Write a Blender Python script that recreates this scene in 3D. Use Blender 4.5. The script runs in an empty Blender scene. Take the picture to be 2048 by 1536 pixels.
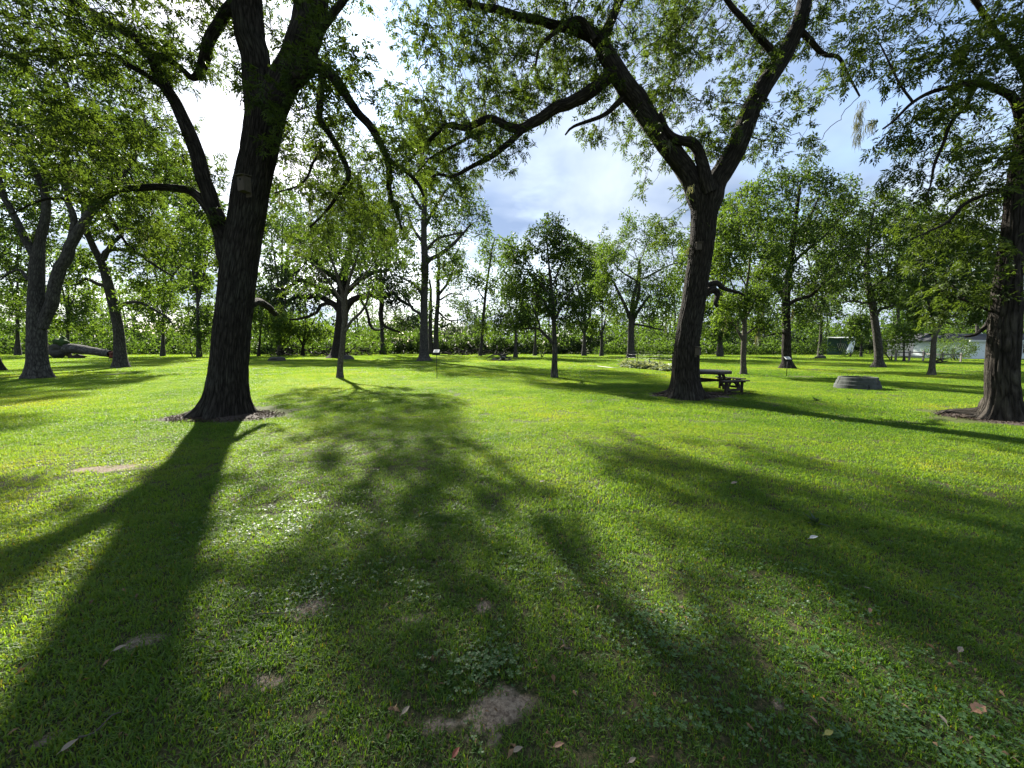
import bpy, bmesh, math, random
import numpy as np
from mathutils import Vector, Matrix
PI = math.pi
C = bpy.context.scene.collection
sc = bpy.context.scene
# ------------------------------------------------------------------ camera
F = 780.0                      # focal length in pixels of a 2048 wide picture
PITCH = math.atan(75.0 / F)
CAMH = 1.6
cam_d = bpy.data.cameras.new('camera'); cam = bpy.data.objects.new('camera', cam_d); C.objects.link(cam)
cam_d.sensor_width = 36; cam_d.lens = 36 * F / 2048; cam_d.clip_end = 2000; cam_d.clip_start = .05
cam.location = (0, 0, CAMH); cam.rotation_euler = (PI / 2 - PITCH, 0, 0)
sc.camera = cam
sc.view_settings.view_transform = 'Standard'; sc.view_settings.look = 'None'
sc.view_settings.gamma = 1; sc.view_settings.use_curve_mapping = False
sc.view_settings.exposure = 2.15
sc.cycles.max_bounces = 7; sc.cycles.transparent_max_bounces = 4
sc.cycles.diffuse_bounces = 3; sc.cycles.glossy_bounces = 2; sc.cycles.transmission_bounces = 4
sc.cycles.use_denoising = True
cp, sp = math.cos(PITCH), math.sin(PITCH)
def ray(px, py):
    x = (px - 1024) / F; v = -(py - 768) / F
    return np.array([x, cp + v * sp, v * cp - sp])
def W(px, py, Y):               # the point seen at a pixel, Y metres ahead
    r = ray(px, py); return np.array([0, 0, CAMH]) + r * (Y / r[1])
def G(px, py, z=0.0):           # the point of the ground seen at a pixel
    r = ray(px, py); return np.array([0, 0, CAMH]) + r * ((z - CAMH) / r[2])
# ------------------------------------------------------------------ sun and sky
sv = ray(602, 34); sv /= np.linalg.norm(sv)
SUN_EL = math.asin(sv[2]); SUN_AZ = math.atan2(sv[0], sv[1])      # from +Y towards +X
sd = bpy.data.lights.new('sun', 'SUN'); sd.energy = 5.0; sd.angle = math.radians(1.3); sd.color = (1.0, .95, .85)
so = bpy.data.objects.new('sun', sd); C.objects.link(so)
so.rotation_euler = Vector(sv).to_track_quat('Z', 'Y').to_euler()
world = bpy.data.worlds.new('World'); sc.world = world; world.use_nodes = True
wn, wl = world.node_tree.nodes, world.node_tree.links
wn.clear()
def N(tree, t, **kw):
    n = tree.nodes.new(t)
    for k, v in kw.items():
        if k in ('inp',):
            for a, b in v.items(): n.inputs[a].default_value = b
        else: setattr(n, k, v)
    return n
class T:
    """small helper to write node trees"""
    def __init__(s, tree): s.t = tree; s.l = tree.links
    def n(s, t, inp=None, **kw):
        n = s.t.nodes.new(t)
        for k, v in kw.items(): setattr(n, k, v)
        for a, b in (inp or {}).items(): s.set(n.inputs[a], b)
        return n
    def set(s, sock, v):
        if isinstance(v, bpy.types.NodeSocket): s.l.new(v, sock)
        elif v is not None: sock.default_value = v
    def math(s, op, a, b=None, c=None, clamp=False):
        n = s.n('ShaderNodeMath', operation=op, use_clamp=clamp)
        s.set(n.inputs[0], a)
        if b is not None: s.set(n.inputs[1], b)
        if c is not None: s.set(n.inputs[2], c)
        return n.outputs[0]
    def mix(s, f, a, b, mode='MIX'):
        n = s.n('ShaderNodeMix', data_type='RGBA', blend_type=mode)
        s.set(n.inputs[0], f); s.set(n.inputs[6], a); s.set(n.inputs[7], b); return n.outputs[2]
    def noise(s, vec, scale, detail=4, rough=.55, dist=0):
        n = s.n('ShaderNodeTexNoise', {'Scale': scale, 'Detail': detail, 'Roughness': rough, 'Distortion': dist})
        if vec is not None: s.l.new(vec, n.inputs['Vector'])
        return n.outputs['Fac']
    def ramp(s, f, stops, interp='LINEAR'):
        n = s.n('ShaderNodeValToRGB'); s.set(n.inputs[0], f); r = n.color_ramp; r.interpolation = interp
        while len(r.elements) < len(stops): r.elements.new(.5)
        for e, (p, c) in zip(r.elements, stops):
            e.position = p; e.color = (c, c, c, 1) if isinstance(c, (int, float)) else (*c, 1)
        return n.outputs[0]
    def maprange(s, v, a, b, c=0., d=1.):
        n = s.n('ShaderNodeMapRange', {'Value': v, 'From Min': a, 'From Max': b, 'To Min': c, 'To Max': d}); return n.outputs[0]
def rgb(*c): return (*c, 1)
w = T(world.node_tree)
sky = w.n('ShaderNodeTexSky', sky_type='NISHITA', sun_disc=False, sun_elevation=SUN_EL, sun_rotation=SUN_AZ, air_density=1.0, dust_density=1.0, ozone_density=1.0)
tc = w.n('ShaderNodeTexCoord').outputs['Generated']
sep = w.n('ShaderNodeSeparateXYZ', {0: tc})
zc = w.math('ADD', w.math('MAXIMUM', sep.outputs[2], 0.0), .3)
comb = w.n('ShaderNodeCombineXYZ', {0: w.math('DIVIDE', sep.outputs[0], zc), 1: w.math('DIVIDE', sep.outputs[1], zc), 2: 7.7})
cloudv = comb.outputs[0]
n1 = w.noise(cloudv, 1.25, 6, .52, .25)
n2 = w.noise(cloudv, 3.4, 4, .55, .2)
cover = w.ramp(w.math('ADD', w.math('MULTIPLY', n1, .75), w.math('MULTIPLY', n2, .25)), [(.28, 0), (.55, 1)])
gv = ray(705, 85); gv /= np.linalg.norm(gv)     # thin spot in the cloud beside the sun
dt = w.n('ShaderNodeVectorMath', {0: tc, 1: tuple(gv)}, operation='DOT_PRODUCT').outputs['Value']
dt = w.math('MAXIMUM', dt, 0.0)
glow1 = w.math('POWER', dt, 75.0); glow2 = w.math('POWER', dt, 9.0); glow3 = w.math('POWER', dt, 2.0)
hz = w.math('POWER', w.math('SUBTRACT', 1.0, w.math('MAXIMUM', sep.outputs[2], 0.0)), 7.0)
thick = w.math('MULTIPLY', w.ramp(w.noise(cloudv, 1.5, 5, .5, .4), [(.36, 0), (.64, 1)]), w.math('SUBTRACT', 1.0, w.math('MULTIPLY', hz, .75)))
base = w.mix(thick, rgb(3.7, 4.2, 4.85), rgb(1.25, 1.75, 2.75))           # bright thin cloud, grey-blue underside
lit = w.math('ADD', w.math('ADD', w.math('MULTIPLY', glow1, 2.2), w.math('MULTIPLY', glow2, .11)), w.math('ADD', w.math('MULTIPLY', glow3, .20), .72))
cloud = w.n('ShaderNodeVectorMath', {0: base, 3: lit}, operation='SCALE').outputs[0]
skyc = w.mix(cover, sky.outputs[0], cloud)
bg = w.n('ShaderNodeBackground', {'Color': skyc, 'Strength': .073})
w.l.new(bg.outputs[0], w.n('ShaderNodeOutputWorld').inputs['Surface'])
# ------------------------------------------------------------------ helpers
def tag(o, label=None, cat=None, group=None, kind=None):
    if label: o['label'] = label
    if cat: o['category'] = cat
    if group: o['group'] = group
    if kind: o['kind'] = kind
    return o
def empty(name, loc, label, cat, group=None, rz=0):
    o = bpy.data.objects.new(name, None); C.objects.link(o); o.location = loc; o.rotation_euler = (0, 0, rz)
    o.empty_display_size = .2
    return tag(o, label, cat, group)
def link(name, me, parent=None, world_space=False):
    o = bpy.data.objects.new(name, me); C.objects.link(o)
    if parent is not None:
        o.parent = parent
        if world_space: o.location = -Vector(parent.location)   # parents with no turn only
    return o
def copy_tree(o, parent=None):
    c = o.copy(); C.objects.link(c); c.parent = parent
    for ch in list(o.children): copy_tree(ch, c)
    return c
def mesh_np(name, verts, quads=None, tris=None, m=None, uv=None, tint=None, smooth=True):
    me = bpy.data.meshes.new(name)
    verts = np.asarray(verts, np.float32)
    nq = 0 if quads is None else len(quads); nt = 0 if tris is None else len(tris)
    me.vertices.add(len(verts)); me.vertices.foreach_set('co', verts.ravel())
    li = []
    if nq: li.append(np.asarray(quads, np.int32).ravel())
    if nt: li.append(np.asarray(tris, np.int32).ravel())
    li = np.concatenate(li)
    me.loops.add(len(li)); me.loops.foreach_set('vertex_index', li)
    tot = np.concatenate([np.full(nq, 4, np.int32), np.full(nt, 3, np.int32)])
    start = np.concatenate([[0], np.cumsum(tot)[:-1]]).astype(np.int32)
    me.polygons.add(nq + nt); me.polygons.foreach_set('loop_start', start)
    me.polygons.foreach_set('use_smooth', np.full(nq + nt, bool(smooth)))
    if uv is not None:
        u = me.uv_layers.new(name='UVMap'); u.data.foreach_set('uv', np.asarray(uv, np.float32)[li].ravel())
    if tint is not None:
        a = me.attributes.new('tint', 'FLOAT', 'POINT'); a.data.foreach_set('value', np.asarray(tint, np.float32))
    me.update(calc_edges=True); me.validate(verbose=False)
    if m: me.materials.append(m)
    return me
def bm_obj(name, bm, m, parent=None, smooth=False, bevel=0):
    me = bpy.data.meshes.new(name)
    if smooth:
        for f in bm.faces: f.smooth = True
    bm.to_mesh(me); bm.free(); me.materials.append(m)
    o = link(name, me, parent)
    if bevel:
        b = o.modifiers.new('bevel', 'BEVEL'); b.width = bevel; b.segments = 2; b.limit_method = 'ANGLE'
    return o
def add_box(bm, c, s, rot=None):
    M = Matrix.Translation(Vector(c)) @ (rot.to_4x4() if rot is not None else Matrix.Identity(4)) @ Matrix.Diagonal((*s, 1))
    return bmesh.ops.create_cube(bm, size=1, matrix=M)['verts']
def add_bar(bm, a, b, wd, th, up=(0, 0, 1)):
    a, b = Vector(a), Vector(b); d = (b - a); L = d.length; x = d.normalized(); z = Vector(up)
    y = z.cross(x); y = y.normalized() if y.length > 1e-4 else Vector((0, 1, 0)); z = x.cross(y)
    R = Matrix((x, y, z)).transposed()
    return add_box(bm, (a + b) / 2, (L, wd, th), R)
def add_cyl(bm, a, b, r1, r2=None, seg=12):
    a, b = Vector(a), Vector(b); d = b - a
    M = Matrix.Translation((a + b) / 2) @ d.to_track_quat('Z', 'Y').to_matrix().to_4x4()
    return bmesh.ops.create_cone(bm, cap_ends=True, segments=seg, radius1=r1, radius2=r1 if r2 is None else r2, depth=d.length, matrix=M)['verts']
_rn = np.random.default_rng(5)
_tab = _rn.random((256, 256)).astype(np.float64)
def vnoise(x, y):               # tileable value noise, arrays
    x = np.asarray(x, float); y = np.asarray(y, float)
    xi = np.floor(x).astype(int); yi = np.floor(y).astype(int); fx = x - xi; fy = y - yi
    fx = fx * fx * (3 - 2 * fx); fy = fy * fy * (3 - 2 * fy)
    g = lambda a, b: _tab[a & 255, b & 255]
    return (g(xi, yi) * (1 - fx) + g(xi + 1, yi) * fx) * (1 - fy) + (g(xi, yi + 1) * (1 - fx) + g(xi + 1, yi + 1) * fx) * fy
def fbm(x, y, o=3):
    s = 0; a = .5
    for k in range(o): s = s + a * vnoise(x * 2 ** k + 17.3 * k, y * 2 ** k + 9.1 * k); a *= .5
    return s
# ------------------------------------------------------------------ materials
def newmat(name):
    m = bpy.data.materials.new(name); m.use_nodes = True; m.node_tree.nodes.clear(); return m, T(m.node_tree)
def out(t, sh, disp=None):
    o = t.n('ShaderNodeOutputMaterial'); t.l.new(sh, o.inputs['Surface'])
def bark(name, dark, light, su=9.0, svv=2.2, bump=.6, lichen=.25, lich=(.20, .21, .18), dist=.03):
    m, t = newmat(name)
    uv = t.n('ShaderNodeUVMap').outputs[0]
    pos = t.n('ShaderNodeNewGeometry').outputs['Position']
    mp = t.n('ShaderNodeMapping', {'Vector': uv, 'Scale': (su, svv, 1)}).outputs[0]
    wob = t.n('ShaderNodeTexNoise', {'Vector': mp, 'Scale': .8, 'Detail': 3}).outputs['Color']
    mp2 = t.n('ShaderNodeVectorMath', {0: mp, 1: wob}, operation='ADD').outputs[0]
    vo = t.n('ShaderNodeTexVoronoi', {'Vector': mp2, 'Scale': 1.3}, feature='DISTANCE_TO_EDGE').outputs['Distance']
    nz = t.noise(mp2, 3.0, 5, .65)
    fine = t.noise(t.n('ShaderNodeMapping', {'Vector': mp2, 'Scale': (2.2, .55, 1)}).outputs[0], 1.6, 5, .7)
    ridge = t.math('ADD', t.math('MULTIPLY', t.maprange(vo, 0, .34), .6), t.math('ADD', t.math('MULTIPLY', t.math('SUBTRACT', fine, .5), 1.9), t.math('MULTIPLY', nz, .3)), clamp=True)
    col = t.mix(ridge, rgb(*dark), rgb(*light))
    big = t.noise(pos, 1.4, 4, .6)
    col = t.mix(t.math('MULTIPLY', t.ramp(big, [(.5, 0), (.68, 1)]), t.math('MULTIPLY', ridge, lichen)), col, rgb(*lich))
    col = t.mix(.35, col, t.mix(t.noise(pos, 9, 3), rgb(.45, .42, .38), rgb(1.2, 1.15, 1.1)), 'MULTIPLY')
    bp = t.n('ShaderNodeBump', {'Strength': bump, 'Distance': dist, 'Height': ridge})
    p = t.n('ShaderNodeBsdfPrincipled', {'Base Color': col, 'Roughness': .95, 'Specular IOR Level': .15, 'Normal': bp.outputs[0]})
    out(t, p.outputs[0]); return m
def leafmat(name, a, b, c, trans=.5, rough=.55, tcol=1.7, spec=.22):
    """a, b, c: dark, usual and yellowed colour; each leaf picks its own by its tint"""
    m, t = newmat(name)
    ti = t.n('ShaderNodeAttribute', attribute_name='tint').outputs['Fac']
    pos = t.n('ShaderNodeNewGeometry').outputs['Position']
    patch = t.noise(pos, .55, 3, .6)
    f = t.math('ADD', t.math('MULTIPLY', ti, .75), t.math('MULTIPLY', t.math('SUBTRACT', patch, .5), .9), clamp=True)
    col = t.ramp(f, [(.0, a), (.55, b), (.93, b), (1.0, c)])
    tr = t.mix(1.0, col, rgb(tcol * 1.12, tcol * 1.05, tcol * .42), 'MULTIPLY')
    p = t.n('ShaderNodeBsdfPrincipled', {'Base Color': col, 'Roughness': rough, 'Specular IOR Level': spec})
    tl = t.n('ShaderNodeBsdfTranslucent', {'Color': tr})
    mx = t.n('ShaderNodeMixShader', {0: trans, 1: p.outputs[0], 2: tl.outputs[0]})
    out(t, mx.outputs[0]); return m
def plain(name, col, rough=.8, nscale=6., amt=.35, bump=.0, stretch=(1, 1, 1), metallic=0, spec=.3, col2=None):
    m, t = newmat(name)
    pos = t.n('ShaderNodeTexCoord').outputs['Object']
    mp = t.n('ShaderNodeMapping', {'Vector': pos, 'Scale': stretch}).outputs[0]
    nz = t.noise(mp, nscale, 5, .65)
    c2 = col2 or tuple(x * (1 - amt) for x in col)
    cc = t.mix(t.ramp(nz, [(.32, 0), (.68, 1)]), rgb(*c2), rgb(*col))
    inp = {'Base Color': cc, 'Roughness': rough, 'Metallic': metallic, 'Specular IOR Level': spec}
    if bump: inp['Normal'] = t.n('ShaderNodeBump', {'Strength': bump, 'Distance': .01, 'Height': nz}).outputs[0]
    p = t.n('ShaderNodeBsdfPrincipled', inp)
    out(t, p.outputs[0]); return m
M = {}
M['bark_dark'] = bark('bark_dark', (.008, .0065, .0055), (.064, .056, .046), 16, 2.3, 1.0, .6, (.085, .09, .072), .045)
M['bark_shaggy'] = bark('bark_shaggy', (.008, .0065, .005), (.074, .064, .053), 11, 1.7, 1.0, .4, (.12, .115, .09), .05)
M['bark_grey'] = bark('bark_grey', (.022, .02, .018), (.105, .10, .088), 12, 3, .7, .5, (.15, .15, .125), .03)
M['bark_pale'] = bark('bark_pale', (.035, .03, .025), (.14, .125, .10), 16, 5, .5, .6, (.20, .20, .17), .015)
M['twig'] = plain('twig', (.05, .042, .034), .9)
M['leaf_near'] = leafmat('leaf_near', (.022, .040, .009), (.052, .082, .016), (.20, .15, .03), .45, tcol=1.9)
M['leaf_mid'] = leafmat('leaf_mid', (.016, .034, .011), (.054, .094, .02), (.17, .15, .03), .43)
M['leaf_bright'] = leafmat('leaf_bright', (.022, .048, .014), (.075, .125, .022), (.2, .19, .04), .46)
M['leaf_oak'] = leafmat('leaf_oak', (.012, .026, .012), (.03, .055, .02), (.06, .08, .03), .35, .4)
M['leaf_hedge'] = leafmat('leaf_hedge', (.018, .038, .012), (.062, .112, .023), (.15, .18, .035), .52)
M['leaf_shade'] = leafmat('leaf_shade', (.010, .020, .008), (.03, .055, .016), (.08, .11, .03), .3)  # darker copy of the hedge leaves, thicket shade put into its colour
M['leaf_haze'] = leafmat('leaf_haze', (.03, .05, .035), (.06, .09, .06), (.09, .12, .06), .35)  # far trees: bluish distance haze put into the leaf colour
M['moss'] = leafmat('moss', (.10, .11, .08), (.17, .18, .13), (.22, .22, .16), .3, .9, 1.1, .1)
# ------------------------------------------------------------------ tubes and trees
def frames(P):
    d = np.gradient(P, axis=0); d /= np.linalg.norm(d, axis=1)[:, None] + 1e-9
    up = np.array([0, 1.0, 0]) if abs(d[0][1]) < .9 else np.array([1.0, 0, 0])
    n = up - d[0] * up.dot(d[0]); n /= np.linalg.norm(n); Ns = [n]
    for i in range(1, len(P)):
        n = Ns[-1] - d[i] * Ns[-1].dot(d[i]); n /= np.linalg.norm(n) + 1e-9; Ns.append(n)
    Ns = np.array(Ns); return d, Ns, np.cross(d, Ns)
class Tubes:
    def __init__(s): s.v, s.q, s.uv, s.n = [], [], [], 0
    def add(s, P, R, seg, radial=None):
        P = np.asarray(P, float); R = np.asarray(R, float); k = len(P)
        if k < 2: return
        d, a, b = frames(P)
        L = np.concatenate([[0], np.cumsum(np.linalg.norm(np.diff(P, axis=0), axis=1))])
        th = np.linspace(0, 2 * PI, seg + 1)                           # first normal points to +Y: the seam lies behind
        rr = R[:, None] * np.ones(seg + 1)
        if radial is not None: rr = rr * radial(th[None, :], L[:, None], P)
        ring = P[:, None] + rr[..., None] * (np.cos(th)[None, :, None] * a[:, None] + np.sin(th)[None, :, None] * b[:, None])
        s.v.append(ring.reshape(-1, 3))
        circ = 2 * PI * max(R.mean(), .01)
        uv = np.stack(np.broadcast_arrays((th / (2 * PI) * circ)[None, :], L[:, None] + (s.n % 37) * 1.31), -1); s.uv.append(uv.reshape(-1, 2))
        i = np.arange(k - 1)[:, None] * (seg + 1) + np.arange(seg)[None, :] + s.n
        s.q.append(np.stack([i, i + 1, i + seg + 2, i + seg + 1], -1).reshape(-1, 4)); s.n += k * (seg + 1)
    def mesh(s, name, m): return mesh_np(name, np.concatenate(s.v), np.concatenate(s.q), None, m, np.concatenate(s.uv))
def smooth_path(pts, rad, step):
    """Catmull-Rom through the points, resampled"""
    P = np.asarray(pts, float); R = np.asarray(rad, float)
    Q = np.vstack([2 * P[0] - P[1], P, 2 * P[-1] - P[-2]]); o, r = [], []
    for i in range(len(P) - 1):
        n = max(1, int(round(np.linalg.norm(P[i + 1] - P[i]) / step)))
        for k in range(n):
            t = k / n; p0, p1, p2, p3 = Q[i:i + 4]
            o.append(.5 * (2 * p1 + (p2 - p0) * t + (2 * p0 - 5 * p1 + 4 * p2 - p3) * t * t + (3 * p1 - p0 - 3 * p2 + p3) * t ** 3)); r.append(R[i] * (1 - t) + R[i + 1] * t)
    o.append(P[-1]); r.append(R[-1]); return np.array(o), np.array(r)
def bark_radial(nr, amp, flare=0, lobes=5, ph=0, flz=.3, base_z=0.0, rng=None, tilt=0, tiltdir=0):
    def f(th, L, P):
        r0 = 1.0
        w = .22 * (vnoise(th * 3 / PI * 2 + ph, L * 2.3) - .5) + .10 * (vnoise(th * 12 / PI + ph, L * 7) - .5)
        win = np.sin(th / 2) ** .15
        rid = np.abs(np.sin((th + w * win) * nr / 2)) ** .5
        brk = .55 + .45 * vnoise(th * nr / PI + 3, L * 9)
        big = .10 * (vnoise(th * 2 / PI * 2 + ph * 3, L * 1.1) - .5)
        out_ = 1 + amp * (rid * brk - .4) + big * win
        if flare:
            z = np.maximum(P[:, 2:3] - base_z, 0)
            lob = .55 + .45 * np.cos(lobes * (th + .3 * np.sin(2 * th + ph)) + ph)
            out_ = out_ * (1 + flare * np.exp(-z / flz) * lob + .25 * flare * np.exp(-z / (flz * 3)) + tilt * np.exp(-z / (flz * .8)) * np.maximum(np.cos(th - tiltdir), 0) ** 3)
        return out_
    return f
def colonize(nodes0, parents0, attr, D, kill, rng, grav=0.0, maxit=60, wig=.25, infl=1e9):
    pos = list(map(np.array, nodes0)); par = list(parents0)
    A = np.asarray(attr, float)
    P = np.array(pos); nd = np.full(len(A), 1e9); ni = np.zeros(len(A), int)
    for s in range(0, len(P), 400):
        d = np.linalg.norm(A[:, None] - P[None, s:s + 400], axis=2); j = d.argmin(1); dm = d[np.arange(len(A)), j]
        u = dm < nd; nd[u] = dm[u]; ni[u] = j[u] + s
    tried = {}
    for it in range(maxit):
        alive = nd > kill; A = A[alive]; nd = nd[alive]; ni = ni[alive]
        if not len(A): break
        use = nd < infl
        v = (A - P[ni]) / nd[:, None]
        acc = np.zeros((len(P), 3)); np.add.at(acc, ni[use], v[use]); act = np.unique(ni[use])
        new = []; np_ = []
        for k in act:
            if tried.get(k, 0) >= 3: continue
            tried[k] = tried.get(k, 0) + 1
            a = acc[k]; a = a / (np.linalg.norm(a) + 1e-6) + rng.normal(0, wig, 3) + np.array([0, 0, grav]); a /= np.linalg.norm(a) + 1e-9
            new.append(P[k] + a * D); np_.append(k)
        if not new: break
        new = np.array(new); d = np.linalg.norm(A[:, None] - new[None], axis=2); j = d.argmin(1); dm = d[np.arange(len(A)), j]
        base = len(P); u = dm < nd; nd[u] = dm[u]; ni[u] = j[u] + base
        P = np.vstack([P, new]); par += np_
    return P, np.array(par)
def rand_unit(rng, n):
    v = rng.normal(size=(n, 3)); return v / np.linalg.norm(v, axis=1)[:, None]
def norm(v): return v / (np.linalg.norm(v, axis=-1, keepdims=True) + 1e-9)
def rhombi(O, Dr, Nn, L, Wd, rng, fold=.25, bend=.15, tint=None):
    """folded leaf blades: base, two sides, tip"""
    S = norm(np.cross(Dr, Nn)); Nn = norm(np.cross(S, Dr)); L = L[:, None]; Wd = Wd[:, None]
    v = np.empty((len(O), 4, 3))
    v[:, 0] = O; v[:, 2] = O + Dr * L - Nn * L * bend
    mid = O + Dr * L * .42; v[:, 1] = mid + S * Wd * .5 + Nn * Wd * fold; v[:, 3] = mid - S * Wd * .5 + Nn * Wd * fold
    q = np.arange(len(O) * 4).reshape(-1, 4)
    t = rng.random(len(O)) if tint is None else tint
    return v.reshape(-1, 3), q, np.repeat(t, 4)
def leaves_compound(pos, dirs, n, rng, rach=.26, nl=9, L=.10, Wd=.026):
    """pinnate leaves drooping from twig nodes"""
    k = len(pos) * n; O = np.repeat(pos, n, 0) + rng.normal(0, .05, (k, 3)); B = np.repeat(dirs, n, 0)
    D = norm(B * .7 + rand_unit(rng, k) * .9 + np.array([0, 0, -.25])); up = norm(rand_unit(rng, k) * .6 + np.array([0, 0, 1.0]))
    S = norm(np.cross(D, up)); U = norm(np.cross(S, D)); R = rach * rng.uniform(.6, 1.25, k); tt = rng.random(k)
    vs, ts = [], []; c = 0
    OO, DD, NN, LL, WW, TT = [], [], [], [], [], []
    for i in range(nl):
        t = .25 + .75 * (i // 2 + 1) / (nl // 2 + 1) if i < nl - 1 else 1.0
        sd = (1 if i % 2 else -1) if i < nl - 1 else 0
        p = O + D * (R * t)[:, None] - np.array([0, 0, 1.0]) * (R * t * t * .22)[:, None]
        d = norm(D * (.55 if sd else 1) + S * sd * .8 + np.array([0, 0, -.12]) + rng.normal(0, .16, (k, 3)))
        OO.append(p); DD.append(d); NN.append(norm(U + rng.normal(0, .25, (k, 3)))); LL.append(L * rng.uniform(.7, 1.2, k) * (.75 + .4 * t)); WW.append(Wd * rng.uniform(.8, 1.25, k)); TT.append(np.clip(tt + rng.normal(0, .12, k), 0, 1))
    return rhombi(np.concatenate(OO), np.concatenate(DD), np.concatenate(NN), np.concatenate(LL), np.concatenate(WW), rng, .18, .12, np.concatenate(TT))
def leaves_simple(pos, dirs, n, rng, L=.13, Wd=.06, spread=.2, droop=-.2):
    k = len(pos) * n; O = np.repeat(pos, n, 0) + rng.normal(0, spread, (k, 3))
    D = norm(np.repeat(dirs, n, 0) * .4 + rand_unit(rng, k) + np.array([0, 0, droop])); tt = np.clip(np.repeat(rng.random(len(pos)), n) * .5 + rng.random(k) * .5, 0, 1)
    return rhombi(O, D, norm(rand_unit(rng, k) + np.array([0, 0, .7])), L * rng.uniform(.6, 1.3, k), Wd * rng.uniform(.7, 1.3, k), rng, .2, .15, tt)
def ellipsoid_pts(c, r, n, rng, shell=.35):
    v = rand_unit(rng, n) * (rng.random(n) ** (1 / 3 * (1 - shell)))[:, None]
    return np.asarray(c) + v * np.asarray(r)
def zone(px, py, rx, ry, Y, n, rng, dy=None, clump=.5, deep=1.0):
    c = W(px, py, Y); s = Y / F; k = 1.15 if Y < 15 else .75 if Y < 40 else .4
    P = ellipsoid_pts(c, (rx * s, dy if dy else (rx + ry) / 2 * s * deep, ry * s), int(n * 3.0), rng, .2)
    q = fbm(P[:, 0] * k + 50, P[:, 2] * k + P[:, 1] * k * .6, 2) + .5 * vnoise(P[:, 1] * k * 1.3 + 20, P[:, 2] * k * 1.6 + 7)
    return P[np.argsort(-q - clump * rng.random(len(P)) * .6)[:int(n)]]
def grow_tree(name, label, cat, base, limbs, attr, rng, barkm, leafm, D=.35, kill=.45, grav=-.03, wig=.3, leaf='compound', nleaf=3,
              tip_r=.006, expo=2.3, tipgen=3, seg_trunk=24, step=.25, group=None, radial=None, leafargs=None, min_r=0, seg_tw=5, rcap=.55, maxit=60, extra=None, limb_radial=None):
    """limbs: list of (points, radii); the first is the trunk. Fine branches grow from them towards the attractors."""
    root = empty(name, tuple(base), label, cat, group); B = np.asarray(base, float)
    nodes, par, nr = [], [], []
    tn = []
    for li, (pts, rad) in enumerate(limbs):
        P, R = smooth_path(pts, rad, step)
        wob = np.stack([fbm(np.arange(len(P)) * step * .9 + li * 7, np.full(len(P), k * 11.) + li, 3) - .44 for k in range(3)], 1)
        env = np.minimum(1, np.arange(len(P)) / 4.)[:, None] * (1 if li else .12)
        P = P + wob * env * np.minimum(R * 1.6, .22)[:, None] * 1.2
        s0 = len(nodes)
        for i in range(len(P)):
            if i == 0: par.append(-1 if li == 0 else int(np.argmin([np.linalg.norm(P[0] - q) for q in nodes[:s0]])))
            else: par.append(len(nodes) - 1)
            nodes.append(P[i]); nr.append(R[i])
        tb = Tubes()
        rf = (radial if li == 0 else limb_radial)
        sg = seg_trunk if li == 0 else max(7, seg_trunk // 2)
        tb.add(P, R, sg, rf); nm = 'trunk' if li == 0 else 'limb'
        me = tb.mesh(nm, barkm); link(nm, me, root, True)
    n0 = len(nodes)
    skip = 0
    P, par = colonize(nodes, par, attr, D, kill, rng, grav, maxit, wig)
    n = len(P); ch = [[] for _ in range(n)]
    for i in range(n0, n): ch[par[i]].append(i)
    r = np.zeros(n); gen = np.zeros(n, int)
    for i in range(n - 1, n0 - 1, -1):
        if not ch[i]: r[i] = tip_r
        else: r[i] = sum(r[c] ** expo for c in ch[i]) ** (1 / expo); gen[i] = max(gen[c] for c in ch[i]) + 1
        if i >= n0 and par[i] < n0: r[i] = min(r[i], nr[par[i]] * rcap)
    for i in range(n0, n):
        pr = nr[par[i]] * rcap if par[i] < n0 else r[par[i]]
        r[i] = min(r[i], pr)
    tb = Tubes(); any_ = False
    starts = [(par[i], i) for i in range(n0, n) if par[i] < n0]
    while starts:
        a, b = starts.pop(); pts = [P[a], P[b]]; rr = [min(r[b] * 1.25, (nr[a] if a < n0 else r[a])), r[b]]; cur = b
        while ch[cur]:
            cs = sorted(ch[cur], key=lambda c: -r[c])
            for c in cs[1:]: starts.append((cur, c))
            cur = cs[0]; pts.append(P[cur]); rr.append(r[cur])
        if rr[0] >= min_r:
            pts = np.array(pts); rr = np.array(rr)
            keep = rr >= min_r * .5
            if keep.sum() >= 2:
                tb.add(pts[keep], rr[keep] * np.where(np.arange(keep.sum()) == keep.sum() - 1, .5, 1), 8 if rr[0] > .04 else seg_tw if rr[0] > .015 else 4); any_ = True
    if any_: tag(link('branches', tb.mesh('branches', barkm), root, True), kind='stuff')
    tips = np.array([i for i in range(n0, n) if gen[i] < tipgen])
    if len(tips):
        dirs = norm(P[tips] - P[par[tips]]); la = leafargs or {}
        fn = leaves_compound if leaf == 'compound' else leaves_simple
        v, q, t = fn(P[tips], dirs, nleaf, rng, **la)
        cr = link('crown', mesh_np('crown', v, q, None, leafm, None, t, False), root, True)
    if extra: extra(root, P[n0:], rng)
    return root, P, n0
def L_(pts, Y):                  # limb points given as seen: (px, py, half width px[, depth offset])
    o, r = [], []
    for p in pts:
        y = Y + (p[3] if len(p) > 3 else 0); o.append(W(p[0], p[1], y)); r.append(p[2] * y / F / math.sqrt(1 + ((p[0] - 1024) / F) ** 2))
    return o, r
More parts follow.
